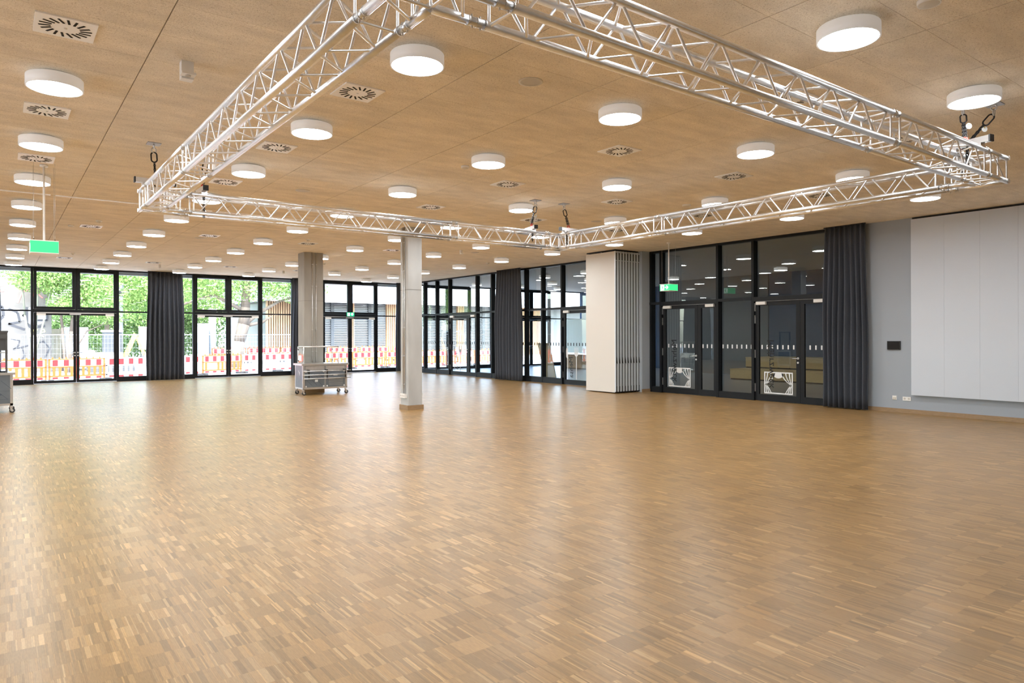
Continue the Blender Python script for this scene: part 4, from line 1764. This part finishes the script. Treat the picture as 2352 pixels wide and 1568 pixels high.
br0 = {k: make_barrier(k) for k in ('plain', 'advert', 'white')}
used = set()
bn = 0
PATH = [(-2.6, 34.7), (3.0, 35.2), (8.0, 36.3), (12.5, 37.6), (30, 38.0)]


def on_path(s):
    for (a, b), (c, d) in zip(PATH[:-1], PATH[1:]):
        l = math.hypot(c - a, d - b)
        if s <= l:
            return a + (c - a) * s / l, b + (d - b) * s / l, math.atan2(d - b, c - a)
        s -= l
    return None


for k in range(14):
    p = on_path(1.1 + k * 2.16)
    if not p:
        break
    kind = {3: 'white', 4: 'white', 6: 'white', 7: 'white'}.get(k, 'advert' if k in (1, 5, 9) else 'plain')
    o = copy_tree(br0[kind]) if kind in used else br0[kind]
    used.add(kind)
    o.location = (p[0], p[1], GZ)
    o.rotation_euler = (0, 0, p[2])
    tag(o, '%s site barrier with red and white board, %s from the left outside the windows' % ('white' if kind == 'white' else 'orange', ORD[k + 1]), 'barrier', 'red and white barriers along the street')
    if kind == 'advert':
        for ch in o.children:
            pass
FAR = [(11.6, 45.0, .1), (13.8, 45.2, .05), (16.0, 45.4, .05), (18.4, 43.4, -.1), (20.6, 43.2, 0), (22.9, 43.0, 0)]
for k, (x, y, a) in enumerate(FAR):
    o = copy_tree(br0['plain'])
    o.location = (x, y, GZ + .2)
    o.rotation_euler = (0, 0, a)
    tag(o, 'orange barrier in the back row across the street, %s from the left' % ORD[k + 1], 'barrier', 'orange barriers across the street')
tag(B('bank', 'paving', None, (5, 60, 42.2, 119, GZ, GZ + .2)), kind='structure')


# ------------------------------------------------------------------ site fence
def fence(x, y, lab, a=0):
    t = thing('site_fence', lab, 'fence', (x, y, GZ), a, 'wire mesh site fence panels')
    L, h = 1.72, 2.0
    b = MB()
    for p, q in (((-L, 0, .05), (-L, 0, h)), ((L, 0, .05), (L, 0, h)), ((-L, 0, h), (L, 0, h)), ((-L, 0, .15), (L, 0, .15))):
        b.cyl(p, q, .021, 6)
    b.build('tube_frame', 'fence_zinc', t, False)
    m = MB()
    for k in range(1, 23):
        u = -L + k * 2 * L / 23
        m.cyl((u, 0, .15), (u, 0, h), .0025, 3, caps=False)
    for k in range(1, 8):
        m.cyl((-L, 0, .15 + k * .24), (L, 0, .15 + k * .24), .0025, 3, caps=False)
    m.build('wire_mesh', 'fence_zinc', t, False)['kind'] = 'stuff'
    MB().box(-L - .2, -L + .2, -.12, .12, 0, .12).build('foot', 'concrete', t, False)


fence(-.4, 38.6, 'wire site fence panel before the graffiti wall')
fence(3.1, 38.9, 'wire site fence panel before the small excavator')
fence(6.6, 39.2, 'wire site fence panel between excavator and white pillar')
fence(10.2, 40.0, 'wire site fence panel before the thick tree trunk')
fence(13.8, 40.6, 'wire site fence panel before the timber slat building')

# ------------------------------------------------------------------ graffiti wall
t = thing('graffiti_wall', 'tall concrete wall covered in graffiti at the left, outside', 'wall', (-2, 45, GZ))
MB().box(-9, 2.4, 45, 45.4, GZ, 4.7).build('wall_slab', 'graffiti_wall', t)


def stroke(pts, wd, m, name='graffiti_stroke', y=44.985):
    b = MB()
    for (x0, z0), (x1, z1) in zip(pts[:-1], pts[1:]):
        d = Vector((x1 - x0, 0, z1 - z0))
        if d.length < 1e-5:
            continue
        nn = Vector((-d.z, 0, d.x)).normalized() * wd / 2
        a, c = Vector((x0, y, z0)), Vector((x1, y, z1))
        b.prism([a - nn, c - nn, c + nn, a + nn], (0, .01, 0))
    return b.build(name, m, t)


def blob(cx, cz, rx, rz, m, y=44.99, n=14):
    MB().prism([(cx + rx * math.cos(2 * math.pi * k / n) * (1 + .15 * math.sin(3 * k)), y, cz + rz * math.sin(2 * math.pi * k / n)) for k in range(n)], (0, .008, 0)).build('graffiti_fill', m, t)


blob(.5, 2.75, .75, .45, 'paint_white'); blob(1.7, 2.75, .55, .5, 'paint_white')
blob(.4, 1.5, .5, .55, 'paint_white'); blob(-.6, 2.6, .5, .6, 'paint_white')
stroke([(-.1, 3.2), (.25, 3.2), (.3, 2.7), (.05, 2.4), (-.1, 3.2)], .14, 'paint_black')
stroke([(.5, 3.1), (.9, 2.9), (1.0, 2.4), (.5, 2.3), (1.2, 2.0)], .12, 'paint_black')
stroke([(1.3, 3.2), (1.3, 2.3), (1.5, 2.1), (2.1, 2.2)], .12, 'paint_black')
stroke([(1.6, 3.1), (2.2, 3.1), (2.2, 2.5), (1.7, 2.5)], .1, 'paint_black')
stroke([(.6, 1.5), (1.0, 1.4), (.9, 1.1), (.7, .95), (1.2, 1.1), (2.0, 1.35)], .06, 'paint_black')
stroke([(1.1, 1.0), (1.2, .6), (1.0, .3), (1.35, .4)], .06, 'paint_black')
stroke([(2.0, 1.4), (2.3, 1.0), (2.1, .5)], .07, 'paint_black')
stroke([(.9, 3.4), (1.1, 4.0), (1.5, 4.2), (2.0, 3.7)], .06, 'paint_red')
stroke([(1.5, 4.2), (1.7, 3.5)], .05, 'paint_red')
stroke([(-.1, 4.3), (.3, 4.3), (.3, 4.0), (-.1, 4.0)], .05, 'paint_red')
stroke([(1.42, 2.05), (1.44, 1.62)], .05, 'paint_yellow')
stroke([(1.78, 1.98), (1.6, 2.02), (1.54, 1.8), (1.62, 1.62), (1.78, 1.66)], .05, 'paint_yellow')
stroke([(1.9, 1.84), (2.1, 1.88), (2.05, 2.02), (1.92, 1.96), (1.9, 1.7), (2.06, 1.6)], .05, 'paint_yellow')


# ------------------------------------------------------------------ trees and hedge
def leaves(n, cloud, size, seed, mname, name, parent):
    """cloud: list of (cx, cy, cz, rx, ry, rz)"""
    r = np.random.default_rng(seed)
    vol = np.array([c[3] * c[4] * c[5] for c in cloud])
    idx = r.choice(len(cloud), n, p=vol / vol.sum())
    C = np.array(cloud)[idx]
    d = r.normal(size=(n, 3))
    d /= np.linalg.norm(d, axis=1)[:, None]
    rad = r.random(n) ** (1 / 2.2)
    P = C[:, :3] + d * rad[:, None] * C[:, 3:6]
    u = r.normal(size=(n, 3)); u /= np.linalg.norm(u, axis=1)[:, None]
    w = np.cross(u, r.normal(size=(n, 3))); w /= np.linalg.norm(w, axis=1)[:, None]
    s = size * r.uniform(.6, 1.4, n)[:, None]
    V = np.stack([P - u * s, P + w * s * .55, P + u * s, P - w * s * .55], 1).astype(np.float32)
    off = wloc(parent)
    V -= np.array(off[:], np.float32)
    me = bpy.data.meshes.new(name)
    me.vertices.add(4 * n); me.vertices.foreach_set('co', V.ravel())
    me.loops.add(4 * n); me.loops.foreach_set('vertex_index', np.arange(4 * n, dtype=np.int32))
    me.polygons.add(n)
    me.polygons.foreach_set('loop_start', np.arange(0, 4 * n, 4, dtype=np.int32))
    me.polygons.foreach_set('loop_total', np.full(n, 4, np.int32))
    at = me.attributes.new('tone', 'FLOAT', 'FACE')
    at.data.foreach_set('value', r.random(n).astype(np.float32))
    me.materials.append(MATS[mname])
    me.update()
    o = bpy.data.objects.new(name, me)
    o.parent = parent
    o['kind'] = 'stuff'
    col.objects.link(o)


def tree(x, y, lab, trunk, branches, cloud, n, size, m='leaf', bark='bark', seed=1, group=None):
    t = thing('tree', lab, 'tree', (x, y, GZ), group=group)
    b = MB()
    for (p, r0), (q, r1) in zip(trunk[:-1], trunk[1:]):
        b.cyl(Vector(p) + Vector((x, y, GZ)), Vector(q) + Vector((x, y, GZ)), r0, 12, r1)
    b.build('trunk', bark, t)
    for br in branches:
        b = MB()
        for (p, r0), (q, r1) in zip(br[:-1], br[1:]):
            b.cyl(Vector(p) + Vector((x, y, GZ)), Vector(q) + Vector((x, y, GZ)), r0, 8, r1)
        b.build('branch', bark, t)
    leaves(n, [(x + c[0], y + c[1], GZ + c[2], c[3], c[4], c[5]) for c in cloud], size, seed, m, 'foliage', t)


tree(11.3, 41.8, 'thick leaning tree trunk with spreading crown behind the second door pair',
     [((-.25, 0, 0), .40), ((.05, 0, 1.6), .31), ((.3, 0, 2.6), .34), ((.4, 0, 3.6), .26), ((.5, 0, 5.5), .18)],
     [[((.3, 0, 2.6), .16), ((1.2, 0, 3.3), .12), ((2.4, .2, 4.0), .07), ((4.2, .2, 4.6), .04)], [((.3, 0, 2.5), .12), ((1.4, 0, 2.75), .08), ((1.9, 0, 3.1), .05)],
      [((.3, 0, 3.4), .12), ((-1.4, 0, 4.3), .08), ((-3.2, 0, 3.6), .05), ((-4.6, 0, 3.4), .03)]],
     [(.6, 0, 6.3, 4.2, 2.6, 2.4), (-2.8, .2, 4.9, 2.2, 1.8, 1.2), (3.4, .2, 5.2, 2.4, 1.8, 1.3)], 24000, .075, 'leaf', 'bark', 4)
tree(1.5, 42.8, 'slim pale multi-stemmed tree growing before the graffiti wall',
     [((0, 0, 0), .09), ((.1, 0, 2.5), .07), ((.25, 0, 5.5), .04)],
     [[((0, 0, .4), .06), ((-.35, 0, 3), .05), ((-.5, 0, 5.4), .03)], [((.05, 0, .8), .05), ((.5, 0, 3), .04), ((.9, 0, 5.2), .02)]],
     [(.3, 0, 5.2, 1.6, 1.2, 1.1), (1.3, 0, 3.6, .8, .7, .4)], 7000, .065, 'leaf', 'bark_pale', 5)
tree(3.1, 43.6, 'clump of grey stems with low leaves right of the graffiti wall',
     [((0, 0, 0), .12), ((.1, 0, 2.2), .09), ((.3, 0, 5), .05)],
     [[((-.15, 0, 0), .09), ((-.3, 0, 2.4), .07), ((-.5, 0, 4.6), .04)], [((.1, 0, .9), .05), ((.8, 0, 2.2), .035), ((1.8, 0, 2.7), .02)], [((.2, 0, 0), .08), ((.35, 0, 2.6), .06), ((.9, 0, 5), .03)]],
     [(.8, 0, 4.2, 2.0, 1.5, 1.5), (2.0, 0, 3.0, 1.2, .9, .5), (.2, 0, 5.8, 2.0, 1.6, 1.4)], 11000, .07, 'leaf', 'bark', 6)
tree(5.2, 47.5, 'leafy tree behind the small excavator',
     [((0, 0, 0), .16), ((.1, 0, 3), .12), ((.1, 0, 6), .06)], [],
     [(0, 0, 5.4, 2.6, 2, 2.6), (2.3, 0, 4.6, 2.2, 1.8, 2.2)], 12000, .08, 'leaf', 'bark', 7)
tree(9.0, 50.5, 'leafy tree behind the white pillar',
     [((0, 0, 0), .18), ((.1, 0, 3), .13), ((.1, 0, 7), .06)], [],
     [(-.5, 0, 6.0, 3.2, 2.2, 3.2), (2.6, 0, 5.2, 2.4, 2, 2.6)], 13000, .085, 'leaf', 'bark', 8)
tree(-5.5, 47.5, 'leafy tree over the graffiti wall at the left edge',
     [((0, 0, 0), .18), ((.1, 0, 3), .13), ((.1, 0, 7), .06)], [],
     [(2, 0, 7.0, 3.6, 2.2, 2.2), (6.5, -.8, 7.0, 2.6, 2, 2.0)], 16000, .085, 'leaf', 'bark', 9)
t = thing('hedge', 'dense green undergrowth behind the site fence', 'hedge', (8, 56, GZ))
leaves(32000, [(3 + 2.2 * k, 56 + random.uniform(-1, 1), 2.2 + random.uniform(-.5, 2.6), 2.4, 1.8, 3.2) for k in range(5)] +
       [(4 + 2.6 * k, 53.5, .9, 2.0, 1.0, 1.3) for k in range(4)], .1, 12, 'leaf_deep', 'foliage', t)

# ------------------------------------------------------------------ things across the street
t = thing('site_container', 'pale grey site container right of the graffiti wall', 'container', (3.6, 46, GZ))
MB().box(3.1, 4.2, 46, 48.2, GZ + .1, 2.15).build('body', 'container_grey', t)
MB().box(3.17, 4.13, 45.97, 46, GZ + .25, 2.0).build('door_panel', 'facade_white', t)
MB().box(3.05, 4.25, 45.95, 48.2, GZ, GZ + .1).build('base_frame', 'machine_dark', t)
t = thing('timber_hoarding', 'beige timber hoarding between the stems and the container', 'hoarding', (2.9, 46.4, GZ))
for k in range(5):
    MB().box(2.42 + k * .105, 2.52 + k * .105, 46.4, 46.44, GZ, 2.05).build('board', 'board_beige', t)
MB().box(2.95, 3.04, 46.35, 46.5, GZ, 2.1).build('post', 'bark', t)

t = thing('mini_excavator', 'small excavator with white cab and orange arm behind the barriers', 'excavator', (6.1, 41.2, GZ))
b = MB()
for y in (40.7, 41.7):
    b.prism([(5.2, y - .15, GZ), (7.0, y - .15, GZ), (7.2, y - .15, GZ + .25), (7.0, y - .15, GZ + .5), (5.2, y - .15, GZ + .5), (5.0, y - .15, GZ + .25)], (0, .3, 0))
b.build('crawler_tracks', 'machine_dark', t)
MB().bbox(5.3, 6.6, 40.6, 41.8, GZ + .55, GZ + 1.1, .1).build('upper_body', 'machine_white', t)
cb = MB().bbox(5.75, 6.55, 40.7, 41.6, GZ + 1.1, GZ + 2.15, .06).build('cab', 'machine_dark', t)
MB().box(5.7, 6.6, 40.65, 41.65, GZ + 2.15, GZ + 2.25).build('cab_roof', 'machine_white', cb)
MB().prism([(5.0, 40.7, GZ + .55), (5.35, 40.7, GZ + .55), (5.35, 40.7, GZ + 1.2), (5.2, 40.7, GZ + 1.25), (5.0, 40.7, GZ + 1.0)], (0, .9, 0)).build('counterweight', 'machine_white', t)
MB().prism([(6.6, 41.0, GZ + .8), (6.8, 41.0, GZ + .7), (7.3, 41.0, GZ + 2.0), (7.15, 41.0, GZ + 2.1)], (0, .2, 0)).build('boom', 'machine_orange', t)
MB().prism([(7.15, 41.02, GZ + 2.1), (7.3, 41.02, GZ + 2.0), (7.75, 41.02, GZ + .9), (7.6, 41.02, GZ + .85)], (0, .16, 0)).build('dipper', 'machine_orange', t)
MB().prism([(7.5, 40.85, GZ + .9), (7.85, 40.85, GZ + .9), (7.8, 40.85, GZ + .35), (7.45, 40.85, GZ + .45)], (0, .5, 0)).build('bucket', 'machine_dark', t)

t.location.x = 4.75

t = thing('lamp_post', 'grey post standing behind the small excavator', 'post', (5.5, 43.5, GZ))
MB().cyl((5.5, 43.5, GZ), (5.5, 43.5, 3.9), .13, 14, .11).build('shaft', 'grey_dark', t)
MB().cyl((5.5, 43.5, 3.9), (5.5, 43.5, 4.45), .15, 14).build('head', 'machine_dark', t)
MB().box(5.4, 5.9, 43.42, 43.58, 2.5, 2.56).build('bracket', 'machine_dark', t)
t = thing('site_board', 'white site board on legs right of the excavator', 'board', (6.8, 42.6, GZ))
MB().box(6.25, 7.35, 42.6, 42.64, .9, 2.15).build('panel', 'barrier_white', t)
for x in (6.4, 7.15):
    MB().box(x, x + .06, 42.64, 42.7, GZ, 2.1).build('leg', 'fence_zinc', t)
t = thing('white_pillar', 'white round pillar behind the second door pair', 'pillar', (11.1, 47.0, GZ))
MB().cyl((11.1, 47, GZ), (11.1, 47, 3.3), .22, 20).build('shaft', 'facade_white', t)
MB().lathe([(.3, 0), (.3, .12), (.22, .14)], (11.1, 47, 3.2), n=20).build('cap', 'facade_white', t)
t = thing('site_cabin', 'white box cabin left of the white pillar', 'cabin', (10.35, 46.5, GZ))
MB().box(10.0, 10.7, 46.2, 47.2, GZ, 2.3).build('cabin_walls', 'facade_white', t)
MB().box(9.95, 10.75, 46.15, 47.25, 2.3, 2.42).build('cabin_roof', 'container_grey', t)
MB().box(10.1, 10.6, 46.18, 46.2, GZ + .1, 2.15).build('cabin_door', 'barrier_white', t)

# ------------------------------------------------------------------ timber clad wing on the right
t = thing('timber_building', 'neighbouring building with timber slats, louvres and white upper storey', 'building', (26, 48, GZ))
MB().box(15.0, 60, 48.4, 60, GZ, 4.1).build('core_wall', 'louvre', t)
MB().box(14.6, 60, 46.4, 60, 4.05, 7.5).build('upper_storey', 'facade_white', t)
MB().box(14.6, 60, 46.2, 46.4, 3.95, 4.1).build('soffit_edge', 'facade_white', t)
k = 0
for xa, xb in ((14.9, 18.4), (20.9, 21.25), (24.0, 26.6), (30.4, 31.0), (35, 39)):
    x = xa
    while x < xb:
        MB().box(x, x + .09, 48.1, 48.4, GZ, 4.05).build('slat', 'timber_slat', t)
        x += .16
for xa, xb in ((18.5, 20.8), (21.3, 23.9), (26.7, 30.3), (31.1, 34.9)):
    z = 0
    while z < 3.9:
        MB().box(xa, xb, 48.28, 48.40, z, z + .05).build('louvre', 'louvre_blade', t)
        z += .13
    MB().box((xa + xb) / 2 - .12, (xa + xb) / 2 + .12, 48.2, 48.4, GZ, 4.05).build('post', 'machine_dark', t)
MB().cyl((18.2, 46.9, GZ), (18.2, 46.9, 4.0), .14, 14).build('round_post', 'facade_white', t)
MB().box(17.4, 18.2, 46.1, 46.4, 5.5, 7.5).build('timber_panel', 'timber_slat', t)
